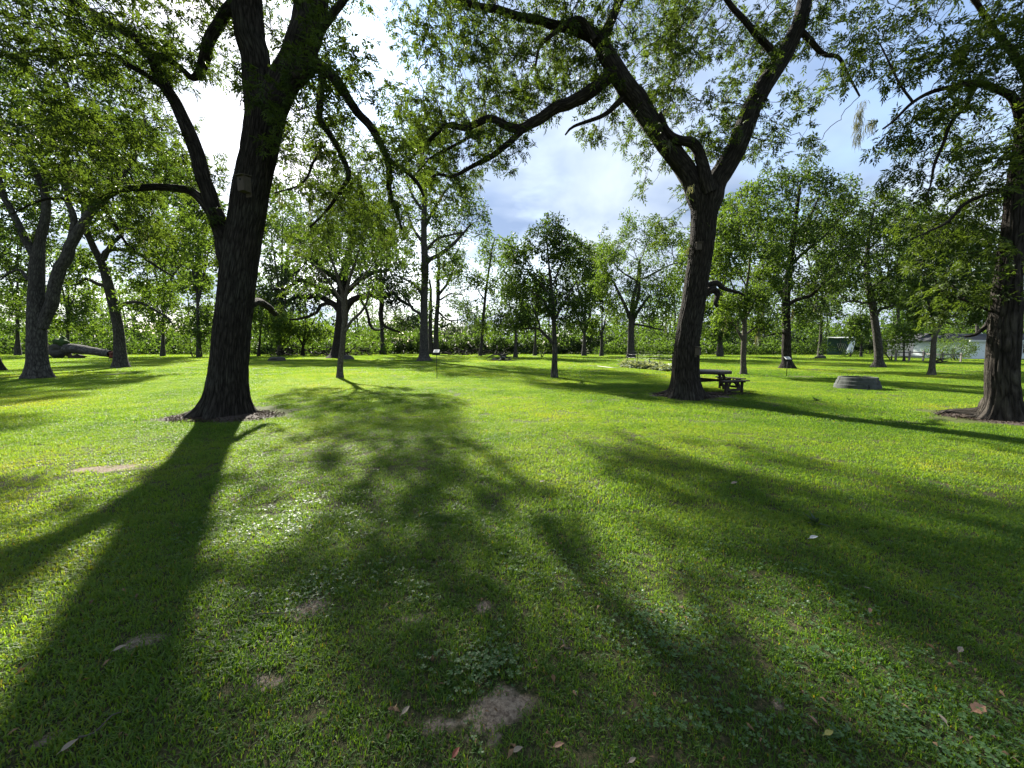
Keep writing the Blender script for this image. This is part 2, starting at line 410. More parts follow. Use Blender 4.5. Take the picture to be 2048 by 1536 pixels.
def moss_strands(root, P, rng, n, lmin=.3, lmax=1.2, name='hanging_moss', cnt=14, thick=.02, m=None):
    """drooping beard moss under branches"""
    idx = rng.choice(len(P), min(n, len(P)), replace=False); O = []
    V, Q, Tn = [], [], []; c = 0
    for i in idx:
        Lh = rng.uniform(lmin, lmax); k = cnt
        for s in range(k):
            o = P[i] + rng.normal(0, .05, 3) * np.array([1, 1, .3]); l = Lh * rng.uniform(.4, 1); sg = 4
            path = o + np.cumsum(np.vstack([np.zeros(3), rng.normal(0, .018, (sg, 3)) + np.array([0, 0, -l / sg])]), 0)
            a = rng.random() * PI; sd = np.array([math.cos(a), math.sin(a), 0]) * thick * .5
            wv = np.array([.6, 1, 1, .7, .15])[:, None]
            V.append(np.stack([path + sd * wv, path - sd * wv], 1).reshape(-1, 3))
            b = np.arange(sg)[:, None] * 2 + c; Q.append(np.hstack([b, b + 1, b + 3, b + 2])); c += (sg + 1) * 2
            Tn.append(np.full((sg + 1) * 2, rng.random()))
    o = link(name, mesh_np(name, np.concatenate(V), np.concatenate(Q), None, m or M['moss'], None, np.concatenate(Tn), False), root, True)
    return tag(o, kind='stuff')
# ------------------------------------------------------------------ the ground
def ground_mat():
    m, t = newmat('ground'); pos = t.n('ShaderNodeNewGeometry').outputs['Position']
    a = t.noise(pos, .35, 4, .6); b = t.noise(pos, 9, 6, .7); c = t.noise(pos, 70, 3, .7)
    col = t.mix(t.ramp(a, [(.35, 0), (.65, 1)]), rgb(.035, .05, .012), rgb(.05, .07, .014))
    col = t.mix(t.ramp(b, [(.45, 0), (.7, 1)]), col, rgb(.06, .055, .025))
    col = t.mix(t.ramp(c, [(.5, 0), (.8, .7)]), col, rgb(.11, .10, .055))
    p = t.n('ShaderNodeBsdfPrincipled', {'Base Color': col, 'Roughness': .95, 'Specular IOR Level': .1,
        'Normal': t.n('ShaderNodeBump', {'Strength': .8, 'Distance': .03, 'Height': b}).outputs[0]})
    out(t, p.outputs[0]); return m
M['ground'] = ground_mat()
M['soil'] = plain('soil', (.17, .13, .095), .95, 18, .45, .6)
M['mulch'] = plain('mulch', (.06, .044, .034), .95, 25, .6, .8)
bm = bmesh.new(); bmesh.ops.create_grid(bm, x_segments=8, y_segments=8, size=700, matrix=Matrix.Translation((0, 300, 0)))
tag(bm_obj('ground', bm, M['ground']), kind='structure')
# bare spots: pixel, half sizes in metres
BARE = [(305, 1288, .13, .13), (618, 1224, .14, .11), (535, 1362, .12, .12), (1012, 1412, .22, .18), (430, 1440, .10, .05), (215, 938, .75, .34), (830, 1240, .16, .07), (1000, 1480, .10, .04),
        (1560, 1405, .06, .05), (900, 1455, .09, .05), (100, 1475, .07, .05), (985, 1215, .08, .06)]
rg = np.random.default_rng(11)
def blob(name, c, rx, ry, z, m, seed, kind=None, rings=4, seg=28, dome=.02):
    r = np.random.default_rng(seed); V = [[c[0], c[1], z + dome]]; ph = r.random(4) * 6.3
    th = np.linspace(0, 2 * PI, seg, endpoint=False)
    rad = 1 + .22 * np.sin(2 * th + ph[0]) + .16 * np.sin(3 * th + ph[1]) + .1 * np.sin(5 * th + ph[2]) + .08 * np.sin(9 * th + ph[3])
    for k in range(1, rings + 1):
        f = k / rings
        for a, q in zip(th, rad): V.append([c[0] + math.cos(a) * rx * q * f, c[1] + math.sin(a) * ry * q * f, z + dome * (1 - f * f) * (1 + .5 * r.random() * (f < 1)) - (.004 if k == rings else 0)])
    tr = [[0, 1 + i, 1 + (i + 1) % seg] for i in range(seg)]; qd = []
    for k in range(rings - 1):
        a = 1 + k * seg
        qd += [[a + i, a + seg + i, a + seg + (i + 1) % seg, a + (i + 1) % seg] for i in range(seg)]
    me = mesh_np(name, V, qd, tr, m); o = link(name, me); return o
barec = [(*G(px, py)[:2], rx * (.56 if py > 1000 else .5), ry * (.54 if py > 1000 else .45)) for px, py, rx, ry in BARE]
def bare_f(x, y):                # 1 in the middle of a bare spot, 0 outside
    f = np.zeros_like(x)
    for cx, cy, rx, ry in barec: f = np.maximum(f, 1.25 - np.sqrt(((x - cx) / rx) ** 2 + ((y - cy) / ry) ** 2) / 1.15)
    return np.clip(f * 1.8, 0, 1)
# near ground: a finer sheet whose soil shows through where the grass is worn
def soil_sheet():
    x = np.arange(-7, 7.01, .055); y = np.arange(1.0, 7.3, .055); X, Y = np.meshgrid(x, y); X = X.ravel(); Y = Y.ravel()
    b = bare_f(X + .26 * (fbm(X * 6, Y * 6, 3) - .44), Y + .26 * (fbm(X * 6 + 30, Y * 6, 3) - .44)); b = np.clip(b * (.55 + .9 * fbm(X * 11 + 5, Y * 11, 3)), 0, 1)
    Z = .004 + .012 * fbm(X * 4, Y * 4, 3) + .012 * b * fbm(X * 14, Y * 14, 2)
    edge = np.minimum(np.minimum(X + 7, 7 - X), np.minimum(Y - 1.0, 7.27 - Y)); Z = np.where(edge < .06, .0035, Z)
    i = (np.arange(len(y) - 1)[:, None] * len(x) + np.arange(len(x) - 1)[None]).ravel()
    m, t = newmat('near_soil'); pos = t.n('ShaderNodeNewGeometry').outputs['Position']; ti = t.n('ShaderNodeAttribute', attribute_name='tint').outputs['Fac']
    f = t.ramp(t.math('ADD', ti, t.math('MULTIPLY', t.math('SUBTRACT', t.noise(pos, 28, 5, .7), .5), .9)), [(.25, 0), (.6, 1)])
    grassy = t.mix(t.ramp(t.noise(pos, 60, 4, .7), [(.4, 0), (.65, 1)]), rgb(.020, .026, .009), rgb(.075, .065, .035))
    sand = t.mix(t.ramp(t.noise(pos, 45, 5, .75), [(.38, 0), (.62, 1)]), rgb(.075, .055, .04), rgb(.24, .195, .145))
    col = t.mix(f, grassy, sand)
    p = t.n('ShaderNodeBsdfPrincipled', {'Base Color': col, 'Roughness': .95, 'Specular IOR Level': .1, 'Normal': t.n('ShaderNodeBump', {'Strength': .9, 'Distance': .012, 'Height': t.noise(pos, 60, 6, .75)}).outputs[0]}); out(t, p.outputs[0])
    tag(link('soil', mesh_np('soil', np.stack([X, Y, Z], 1), np.stack([i, i + 1, i + len(x) + 1, i + len(x)], 1), None, m, None, b)), kind='structure')
soil_sheet()
# ------------------------------------------------------------------ the lawn
def lawn_mat(name, dark, mid, dry, glow=1.0):
    m, t = newmat(name)
    ti = t.n('ShaderNodeAttribute', attribute_name='tint').outputs['Fac']
    pos = t.n('ShaderNodeNewGeometry').outputs['Position']
    big = t.noise(pos, .16, 3, .6); sm = t.noise(pos, 1.3, 4, .65)
    f = t.math('ADD', t.math('MULTIPLY', ti, .55), t.math('ADD', t.math('MULTIPLY', t.math('SUBTRACT', big, .5), 1.9), t.math('MULTIPLY', t.math('SUBTRACT', sm, .35), .9)), clamp=True)
    col = t.ramp(f, [(0, dark), (.5, mid), (.9, tuple(np.array(mid) * .5 + np.array(dry) * .5)), (1, dry)])
    drymask = t.math('GREATER_THAN', ti, .985)
    col = t.mix(drymask, col, rgb(.15, .13, .05))
    tr = t.mix(1.0, col, rgb(2.6 * glow, 2.15 * glow, .42 * glow), 'MULTIPLY')
    p = t.n('ShaderNodeBsdfPrincipled', {'Base Color': col, 'Roughness': .5, 'Specular IOR Level': .25})
    tl = t.n('ShaderNodeBsdfTranslucent', {'Color': tr})
    out(t, t.n('ShaderNodeMixShader', {0: .55, 1: p.outputs[0], 2: tl.outputs[0]}).outputs[0]); return m
M['lawn'] = lawn_mat('lawn', (.030, .078, .012), (.082, .158, .028), (.16, .175, .045))
def blades(n, size, L, Wd, rng, clump=True, lean=.5):
    o = np.zeros((n, 3)); o[:, :2] = rng.uniform(-.5, .5, (n, 2)) * size + rng.normal(0, size * .06, (n, 2))
    if clump:
        k = max(1, n // 9); c = rng.uniform(-.5, .5, (k, 2)) * size; o[:, :2] = o[:, :2] * .35 + (c[rng.integers(0, k, n)] + rng.normal(0, .012 + size * .01, (n, 2))) * .65
    h = L * rng.uniform(.45, 1.15, n); w_ = Wd * rng.uniform(.7, 1.2, n); a = rng.random(n) * 2 * PI; ln = rng.uniform(.1, 1, n) * lean
    d = np.stack([np.cos(a), np.sin(a), np.zeros(n)], 1); b = a + rng.normal(PI / 2, .5, n); s = np.stack([np.cos(b), np.sin(b), np.zeros(n)], 1) * (w_ / 2)[:, None]
    z = np.array([0, 0, 1.0])
    m1 = o + d * (h * ln * .35)[:, None] + z * (h * .55)[:, None]; tip = o + d * (h * ln * 1.25)[:, None] + z * (h * (1 - .35 * ln))[:, None]
    v = np.stack([o - s * .8, o + s * .8, m1 + s, m1 - s, tip], 1).reshape(-1, 3)
    i = np.arange(n)[:, None] * 5
    return v, i + np.array([[0, 1, 2, 3]]), i + np.array([[3, 2, 4]]), np.repeat(rng.random(n), 5)
def scatter(name, protos, pts, rot, scl, var, m):
    """one object: prototypes and points in one mesh, instanced by geometry nodes"""
    V, Q, Tr, Ti, pid = [], [], [], [], []; c = 0
    for k, (v, q, t, ti) in enumerate(protos):
        V.append(v); Ti.append(ti); pid.append(np.full(len(v), k)); 
        if q is not None: Q.append(q + c)
        if t is not None: Tr.append(t + c)
        c += len(v)
    V.append(pts); Ti.append(np.zeros(len(pts))); pid.append(np.full(len(pts), -1))
    me = mesh_np(name, np.concatenate(V), np.concatenate(Q) if Q else None, np.concatenate(Tr) if Tr else None, m, None, np.concatenate(Ti), False)
    for nm, arr, ty in (('pid', np.concatenate(pid), 'INT'), ('rot', np.concatenate([np.zeros(c), rot]), 'FLOAT'), ('scl', np.concatenate([np.ones(c), scl]), 'FLOAT'), ('var', np.concatenate([np.zeros(c), var]), 'INT')):
        a = me.attributes.new(nm, ty, 'POINT'); a.data.foreach_set('value', arr.astype(np.int32 if ty == 'INT' else np.float32))
    o = link(name, me); g = bpy.data.node_groups.new(name, 'GeometryNodeTree')
    g.interface.new_socket('Geometry', in_out='INPUT', socket_type='NodeSocketGeometry'); g.interface.new_socket('Geometry', in_out='OUTPUT', socket_type='NodeSocketGeometry')
    t = T(g); gi = t.n('NodeGroupInput').outputs[0]
    def attr(nm, ty): return [x for x in t.n('GeometryNodeInputNamedAttribute', {'Name': nm}, data_type=ty).outputs if x.enabled][0]
    def sepa(k):
        cmp_ = t.n('FunctionNodeCompare', data_type='INT', operation='EQUAL')
        ins = [x for x in cmp_.inputs if x.enabled]; t.set(ins[0], attr('pid', 'INT')); ins[1].default_value = k
        return t.n('GeometryNodeSeparateGeometry', {0: gi, 1: cmp_.outputs[0]}).outputs[0]
    jn = t.n('GeometryNodeJoinGeometry')
    for k in range(len(protos)): t.l.new(t.n('GeometryNodeGeometryToInstance', {0: sepa(k)}).outputs[0], jn.inputs[0])
    ip = t.n('GeometryNodeInstanceOnPoints', {'Points': sepa(-1), 'Instance': jn.outputs[0], 'Pick Instance': True, 'Instance Index': attr('var', 'INT'), 'Scale': attr('scl', 'FLOAT')})
    cx = t.n('ShaderNodeCombineXYZ', {2: attr('rot', 'FLOAT')}); t.l.new(cx.outputs[0], ip.inputs['Rotation'])
    t.l.new(ip.outputs[0], t.n('NodeGroupOutput').inputs[0])
    md = o.modifiers.new('scatter', 'NODES'); md.node_group = g
    return tag(o, kind='stuff')
def field(y0, y1, sp, rng, slope=1.42, pad=2.5):
    ys = np.arange(y0, y1, sp); P = []
    for y in ys:
        w_ = slope * y + pad; xs = np.arange(-w_, w_, sp); P.append(np.stack([xs, np.full(len(xs), y)], 1))
    P = np.concatenate(P); P = P + rng.uniform(-.35, .35, P.shape) * sp; return P
TREE_RINGS = [(*G(452, 828)[:2], 1.15), (*G(1372, 791)[:2], 1.05), (*G(2005, 838)[:2], 1.25)]
def lawn(name, y0, y1, sp, size, nb, L, Wd, nv, seed, bare=True, lean=.5):
    r = np.random.default_rng(seed); P = field(y0, y1, sp, r); n = len(P)
    s = .72 + .62 * fbm(P[:, 0] * .5 + 40, P[:, 1] * .5 + 9, 3) + .25 * (vnoise(P[:, 0] * 2.3 + 9, P[:, 1] * 2.3) - .5)
    keep = np.ones(n, bool)
    if bare:
        b = bare_f(P[:, 0] + .26 * (fbm(P[:, 0] * 6, P[:, 1] * 6, 3) - .44), P[:, 1] + .26 * (fbm(P[:, 0] * 6 + 30, P[:, 1] * 6, 3) - .44)); keep &= r.random(n) > b * .75; s *= 1 - .4 * b
    for cx, cy, rr in TREE_RINGS: keep &= np.hypot(P[:, 0] - cx, (P[:, 1] - cy) * 1.25) > rr + size * .32 + .25 * (vnoise(P[:, 0] * 4, P[:, 1] * 4) - .5)
    P = P[keep]; s = s[keep]; n = len(P)
    pr = [blades(nb, size, L, Wd, r, True, lean) for _ in range(nv)]
    return scatter(name, pr, np.column_stack([P, np.zeros(n)]), r.random(n) * 6.283, s, r.integers(0, nv, n), M['lawn'])
lawn('grass', .8, 3.6, .08, .15, 84, .046, .0050, 6, 1, lean=.9)
lawn('grass', 3.5, 8.0, .17, .30, 195, .048, .0060, 5, 2, lean=.9)
lawn('grass', 7.9, 20, .55, .85, 860, .046, .0085, 5, 3, lean=.8)
lawn('grass', 19.8, 48, 1.6, 2.3, 1900, .050, .020, 5, 4, lean=.7)
lawn('grass', 47.5, 92, 4.0, 5.4, 2400, .07, .06, 4, 5, bare=False, lean=.6)
# clover between the grass: small round leaves
def clover(n, size, rng, s0=.011):
    V, Q, Ti = [], [], []; c = 0
    for _ in range(n):
        o = np.array([*rng.normal(0, size * .42, 2), rng.uniform(.022, .05)]); a0 = rng.random() * 6.3; s = s0 * rng.uniform(.6, 1.3); tl = rng.normal(0, .25, 2); ti = rng.random()
        for k in range(3):
            a = a0 + k * 2.094; d = np.array([math.cos(a), math.sin(a), .15 + tl[0]]); e = np.array([-math.sin(a), math.cos(a), tl[1]])
            V += [o, o + d * s * .6 + e * s * .55, o + d * s * 1.15 + e * s * .3, o + d * s * 1.15 - e * s * .3, o + d * s * .6 - e * s * .55]
            Q.append([c, c + 1, c + 2, c + 3]); Q.append([c, c + 3, c + 4, c + 4]); c += 5; Ti += [ti] * 5
    Q = np.array(Q); return np.array(V), Q[::2], Q[1::2][:, :3], np.array(Ti)
M['clover'] = leafmat('clover', (.03, .075, .02), (.06, .12, .035), (.12, .17, .06), .4, .5, 1.6, .35)
CL = [(600, 1035, .85, .35, 46), (720, 1160, .5, .2, 20), (1340, 1265, .34, .17, 48), (1150, 1160, .5, .2, 16), (960, 1345, .16, .09, 26), (1830, 1490, .5, .16, 60), (380, 1080, .8, .3, 20), (620, 1200, .2, .12, 14),
      (1550, 1180, .5, .3, 18), (1700, 1350, .5, .2, 18), (900, 1010, 1.2, .5, 22), (1500, 1130, .6, .3, 14), (1380, 1450, .4, .1, 14), (240, 930, .9, .35, 30)]
rc = np.random.default_rng(21); pts = []
for px, py, rx, ry, n in CL:
    c = G(px, py); pts.append(c[:2] + rc.normal(0, .55, (int(n * 1.3), 2)) * np.array([rx, ry * 1.6]))
pts.append(field(1.3, 12, .75, rc) + rc.normal(0, .5, (len(field(1.3, 12, .75, rc)), 2)) if False else np.column_stack([rc.uniform(-9, 9, 300), rc.uniform(1.4, 12, 300)]))
pts = np.concatenate(pts); pts = np.column_stack([pts, np.zeros(len(pts))])
scatter('clover', [clover(7, .12, rc, .008) for _ in range(5)], pts, rc.random(len(pts)) * 6.3, rc.uniform(.8, 1.4, len(pts)), rc.integers(0, 5, len(pts)), M['clover'])
# ------------------------------------------------------------------ the three great pecans in front
print('lawn done')
def tree_base(px, py): return G(px, py)
A_D = 3.9
def big(name, seed): return np.random.default_rng(seed)
# --- left pecan
r = np.random.default_rng(101); YA = G(450, 830)[1]
bA = G(452, 833)
trunkA, rA = L_([(452, 838, 50), (455, 790, 48), (459, 730, 43), (464, 660, 42), (470, 600, 42), (477, 540, 41), (487, 470, 40), (500, 400, 40), (514, 330, 39), (526, 260, 41), (532, 215, 42)], YA)
trunkA[0][2] = -.15; rA = [q * .9 for q in rA]
limbsA = [(trunkA, rA),
  L_([(526, 250, 32), (512, 190, 28), (508, 137, 28), (502, 80, 30), (498, 20, 30), (492, -60, 27), (484, -160, 22, .4), (478, -300, 15, 1), (470, -420, 8, 1.5)], YA),
  L_([(536, 240, 32), (556, 185, 31), (580, 137, 31), (600, 80, 32), (614, 10, 30), (628, -70, 26, -.3), (648, -170, 20, -.6), (675, -300, 13, -1), (700, -430, 7, -1)], YA),
  L_([(474, 540, 26), (452, 478, 22), (428, 425, 17), (408, 340, 16), (385, 275, 15), (360, 215, 13), (332, 160, 12), (305, 110, 11), (268, 72, 10), (215, 45, 9), (160, 12, 7), (90, -30, 5, -.3)], YA),
  L_([(322, 172, 7), (290, 148, 6), (255, 130, 6), (230, 113, 5), (208, 106, 4), (160, 110, 3, -.3), (110, 120, 2, -.5)], YA),
  L_([(495, -20, 17), (462, 8, 13), (440, 30, 12), (418, 70, 12), (409, 115, 12), (398, 148, 9), (384, 158, 7), (365, 140, 6), (338, 118, 8), (310, 108, 9)], YA),
  L_([(428, 430, 15), (410, 412, 12), (380, 385, 10), (345, 378, 9), (290, 377, 8.5), (240, 381, 8), (205, 400, 7), (165, 403, 5), (115, 397, 4), (70, 405, 3), (25, 428, 2)], YA),
  L_([(205, 400, 5), (215, 430, 4.5), (235, 460, 4), (250, 485, 3), (270, 500, 2)], YA),
  L_([(590, 150, 24), (620, 133, 15), (642, 138, 13), (668, 164, 10), (692, 198, 9), (716, 226, 8), (740, 247, 8), (757, 277, 7), (771, 308, 6.5), (778, 342, 6), (780, 380, 5), (788, 412, 3.5), (804, 460, 2)], YA),
  L_([(772, 318, 5), (795, 332, 4.5), (820, 348, 4), (839, 370, 3.5), (848, 392, 2)], YA),
  L_([(632, 136, 9), (645, 150, 7.5), (643, 191, 7), (640, 236, 6.5), (660, 273, 6), (680, 308, 5.5), (696, 352, 5), (684, 380, 4), (655, 420, 3), (620, 455, 2)], YA),
  L_([(672, 306, 3.5), (640, 306, 3), (625, 325, 2.5), (615, 352, 2.5), (595, 372, 2), (550, 386, 1.5)], YA),
  L_([(612, 60, 12), (643, 55, 9), (662, 35, 8), (684, 10, 7), (715, -30, 6), (750, -90, 4)], YA),
  L_([(490, 612, 9, .3), (512, 605, 8.5, .9), (534, 614, 7.5, 1.6), (548, 629, 6.5, 2.0)], YA)]
zsA = [(90, 20, 150, 80, 7.6, 220), (240, 10, 110, 50, 8.6, 110), (130, 90, 110, 50, 8.0, 110), (215, 215, 70, 90, 8.6, 130), (250, 420, 55, 60, 8.8, 70), (120, 330, 110, 60, 8.6, 120), (300, 330, 90, 50, 9.0, 90),
       (40, 180, 60, 90, 7.6, 90), (545, 190, 34, 45, 8.1, 45), (410, 30, 60, 50, 8.6, 50), (395, 130, 50, 60, 8.9, 35), (670, 60, 50, 70, 8.6, 50), (700, 180, 50, 60, 8.8, 50), (665, 250, 40, 60, 8.8, 40),
       (805, 325, 48, 40, 8.9, 95), (760, 210, 60, 50, 9.0, 24), (640, 190, 50, 60, 9.2, 45), (770, 400, 50, 60, 9, 45), (700, 400, 60, 60, 9, 40), (60, 300, 60, 60, 8.2, 60), (610, 300, 50, 60, 9.2, 30),
       (340, 60, 60, 40, 8.8, 40), (480, -120, 260, 90, 9.2, 200), (150, -120, 240, 70, 8.4, 160), (640, -320, 320, 130, 9.6, 240), (800, -90, 90, 60, 9, 45), (300, -300, 260, 120, 9, 180), (450, 470, 30, 60, 9.4, 18), (640, 370, 70, 60, 12.5, 60), (720, 450, 60, 50, 11.5, 60), (600, 450, 50, 60, 12.0, 45), (700, 330, 60, 60, 14, 50), (360, 280, 50, 60, 9.4, 35)]
attr = np.concatenate([zone(a, b, c, d, y, int(n * 1.75), r, deep=2.2) for a, b, c, d, y, n in zsA])
def extraA(root, P, rng): moss_strands(root, P[(P[:, 2] < 6)], rng, 14, .15, .5)
grow_tree('pecan_tree', 'great dark barked pecan left of centre with a wooden nest box high on its trunk', 'tree', bA, limbsA, attr, r, M['bark_dark'], M['leaf_near'],
          D=.15, kill=.17, wig=.34, nleaf=4, seg_trunk=110, step=.09, radial=bark_radial(30, .085, .62, 5, 1.2, .22, 0, tilt=.35, tiltdir=PI * .5),
          limb_radial=bark_radial(18, .05, ph=2.0), tipgen=3, tip_r=.004, leafargs=dict(rach=.20, nl=9, L=.098, Wd=.029), extra=extraA)
print('A')
# --- right pecan
r = np.random.default_rng(102); bB = G(1376, 796); YB = bB[1]
trunkB, rB = L_([(1374, 800, 31), (1372, 760, 31), (1373, 715, 30), (1378, 660, 27), (1386, 610, 25), (1395, 550, 24), (1404, 490, 25), (1409, 430, 27), (1409, 395, 29)], YB)
trunkB[0][2] = -.15; rB = [q * (.80 + .03 * min(k, 5)) for k, q in enumerate(rB)]
limbsB = [(trunkB, rB),
  L_([(1408, 420, 24), (1384, 362, 20), (1362, 325, 19), (1333, 285, 18), (1300, 238, 18), (1275, 200, 19), (1250, 165, 18), (1215, 113, 16), (1190, 75, 13), (1147, 58, 9), (1078, 42, 7), (993, 22, 6), (928, 5, 5), (860, -25, 3)], YB),
  L_([(1412, 420, 25), (1430, 368, 22), (1461, 308, 21), (1493, 232, 20), (1530, 164, 19), (1568, 108, 18), (1594, 58, 16), (1610, 10, 15), (1630, -60, 13), (1665, -160, 10, -.5), (1700, -280, 6, -1)], YB),
  L_([(1418, 385, 14), (1412, 342, 12), (1400, 310, 11), (1382, 290, 10), (1356, 282, 8), (1335, 262, 5), (1320, 225, 3)], YB - .3),
  L_([(1240, 150, 16), (1222, 150, 13), (1181, 183, 12), (1147, 202, 11), (1106, 219, 10), (1068, 247, 9), (1044, 261, 8), (1010, 253, 7), (976, 243, 6.5), (935, 255, 6), (894, 250, 5), (860, 278, 4), (838, 300, 3), (812, 330, 2)], YB),
  L_([(1044, 261, 6), (1012, 287, 5.5), (976, 314, 5), (952, 328, 4), (908, 352, 3), (873, 349, 2.5), (850, 370, 1.5)], YB),
  L_([(938, 255, 3.5), (942, 272, 3), (900, 295, 2.5), (860, 318, 2), (830, 350, 1.5)], YB),
  L_([(1255, 190, 7), (1205, 232, 4), (1147, 253, 2.5), (1130, 270, 1.5)], YB),
  L_([(1200, 85, 10), (1230, 20, 8), (1250, -60, 7), (1240, -180, 5), (1200, -300, 3)], YB),
  L_([(1600, 62, 7), (1645, 106, 5), (1676, 113, 4), (1697, 150, 3), (1721, 192, 2)], YB),
  L_([(1560, 120, 8), (1500, 60, 6), (1450, 0, 5), (1400, -90, 4)], YB),
  L_([(1405, 590, 9, .1), (1424, 578, 8, .1), (1434, 588, 6, .1), (1431, 606, 4.5), (1436, 612, 4)], YB),
  L_([(1412, 572, 7, .2), (1432, 566, 6, .3), (1446, 578, 4.5, .4), (1476, 586, 3, .6), (1490, 592, 1.5, .7)], YB),
  L_([(1190, 80, 6), (1160, 40, 5), (1120, 60, 4), (1080, 90, 3), (1070, 130, 2)], YB - .6)]
zsB = [(960, 90, 90, 50, 12.0, 75), (1080, 90, 100, 60, 12.2, 120), (1170, 50, 100, 50, 12.2, 120), (1270, 50, 100, 50, 12, 120), (930, 190, 90, 60, 12.2, 100), (1010, 190, 60, 50, 12, 50), (860, 160, 70, 60, 12.4, 30), (1050, 160, 60, 50, 12.2, 50),
       (1200, 150, 50, 40, 12.2, 45), (1300, 130, 80, 70, 12.4, 75), (1380, 60, 80, 60, 12.4, 70), (1360, 180, 70, 50, 12.4, 60), (1000, 290, 60, 40, 12.2, 40), (900, 300, 80, 50, 12.2, 65), (850, 240, 60, 40, 12.2, 26), (880, 370, 60, 30, 12.2, 30),
       (1120, 190, 40, 30, 12.2, 20), (1200, 240, 60, 25, 12.2, 16), (1440, 240, 60, 50, 12.4, 45), (1480, 160, 50, 50, 12.4, 25), (1540, 250, 60, 50, 12, 50), (1410, 270, 40, 40, 12.0, 35), (1580, 40, 80, 40, 12, 85), (1650, 60, 60, 50, 12, 50),
       (1640, 150, 40, 50, 12, 14), (1580, 300, 70, 20, 12, 16), (1500, 60, 60, 50, 12.4, 30), (1200, -120, 320, 90, 12.4, 200), (1560, -140, 240, 90, 12, 150), (1000, -60, 150, 50, 12, 90), (1400, -320, 330, 130, 12.5, 200),
       (1300, 330, 30, 60, 12.0, 12), (900, 310, 90, 60, 15.5, 42), (830, 260, 70, 60, 16.5, 30), (1000, 200, 80, 60, 16, 26), (880, 180, 70, 60, 17, 26), (1050, 90, 90, 60, 16, 20), (1330, 430, 25, 50, 12.0, 7), (950, 140, 50, 50, 11.5, 25), (1270, 230, 40, 50, 12.6, 20)]
attr = np.concatenate([zone(a, b, c, d, y, int(n * 2.35), r, deep=2.0) for a, b, c, d, y, n in zsB])
def extraB(root, P, rng):
    moss_strands(root, P[(P[:, 2] < 9)], rng, 26, .15, .5)
    c = W(1722, 196, YB); Q = c + rng.normal(0, .022, (20, 3)) - np.array([0, 0, 1.0]) * rng.uniform(0, 1.2, (20, 1))
    moss_strands(root, Q, rng, 20, .2, .4, 'hanging_moss', 16, .010)
    c = W(1742, 240, YB); Q = c + rng.normal(0, .05, (6, 3)); moss_strands(root, Q, rng, 6, .2, .5, 'hanging_moss', 12, .012)
grow_tree('pecan_tree', 'great forked pecan right of centre rising beside the picnic table', 'tree', bB, limbsB, attr, r, M['bark_dark'], M['leaf_near'],
          D=.19, kill=.21, wig=.34, nleaf=4, seg_trunk=100, step=.11, radial=bark_radial(26, .085, .75, 5, 2.6, .28, 0, tilt=.55, tiltdir=PI * .42),
          limb_radial=bark_radial(16, .05, ph=4.0), tipgen=3, tip_r=.005, leafargs=dict(rach=.22, nl=9, L=.11, Wd=.034), extra=extraB)
print('B')
# --- far right pecan
r = np.random.default_rng(103); bC = G(2004, 840); YC = bC[1]
trunkC, rC = L_([(2006, 845, 34), (2006, 790, 36), (2004, 740, 37), (2008, 680, 37), (2012, 620, 36), (2016, 560, 31), (2022, 500, 28), (2030, 430, 27), (2040, 350, 27), (2052, 280, 26), (2062, 200, 24), (2075, 100, 21), (2090, -20, 18), (2100, -200, 12)], YC)
trunkC[0][2] = -.15; rC = [q * .93 for q in rC]
limbsC = [(trunkC, rC),
  L_([(2054, 262, 16), (2042, 220, 12), (2024, 190, 10), (1990, 174, 8.5), (1956, 164, 7), (1912, 171, 6), (1861, 184, 5), (1826, 205, 4), (1792, 239, 3), (1766, 258, 2)], YC),
  L_([(1945, 166, 5), (1936, 202, 5), (1902, 246, 4.5), (1885, 290, 4), (1867, 331, 3.5), (1862, 364, 2), (1850, 400, 1.5)], YC),
  L_([(2030, 372, 8), (1997, 383, 6), (1963, 393, 5), (1929, 410, 4.5), (1895, 444, 4), (1860, 462, 2.5), (1820, 480, 1.5)], YC),
  L_([(1990, 625, 5, .4), (1950, 610, 3, .5), (1906, 590, 2.2, .6), (1872, 580, 1.5, .6)], YC),
  L_([(1985, 630, 7, .3), (1972, 650, 6, .4), (1950, 668, 4.5, .4), (1930, 672, 3, .5)], YC),
  L_([(2066, 180, 12), (2030, 110, 9), (1990, 60, 7), (1950, 0, 6), (1900, -80, 4)], YC),
  L_([(2084, 40, 11), (2040, -40, 8), (1980, -120, 6), (1900, -200, 4)], YC),
  L_([(1826, 205, 3), (1800, 170, 2.5), (1780, 130, 2), (1760, 90, 1.5)], YC)]
zsC = [(1890, 40, 130, 50, 8.4, 140), (1980, 50, 80, 60, 8.2, 110), (1840, 130, 90, 45, 8.6, 75), (1940, 150, 70, 60, 8.4, 80), (2010, 140, 50, 70, 8.2, 55), (1830, 240, 60, 50, 8.8, 45), (1900, 240, 60, 50, 8.8, 50), (1980, 260, 60, 60, 8.6, 60),
       (1800, 280, 50, 40, 8.8, 22), (1860, 340, 70, 40, 8.8, 45), (1950, 350, 60, 50, 8.6, 50), (1900, 420, 80, 40, 8.8, 55), (1980, 440, 50, 60, 8.6, 50), (1920, 500, 70, 40, 9, 40), (2000, 330, 40, 60, 8.2, 40), (1780, 90, 60, 50, 8.8, 20), (1920, 590, 60, 30, 9, 30), (1880, 640, 30, 20, 9, 8),
       (1740, 20, 50, 40, 8.8, 20), (2100, 100, 60, 150, 8.4, 80), (1950, -120, 200, 90, 8.6, 130), (2150, -60, 120, 120, 9, 80), (2120, 350, 60, 150, 9, 60), (2020, 480, 40, 80, 8.0, 35)]
attr = np.concatenate([zone(a, b, c, d, y, int(n * 1.5), r, deep=1.8) for a, b, c, d, y, n in zsC])
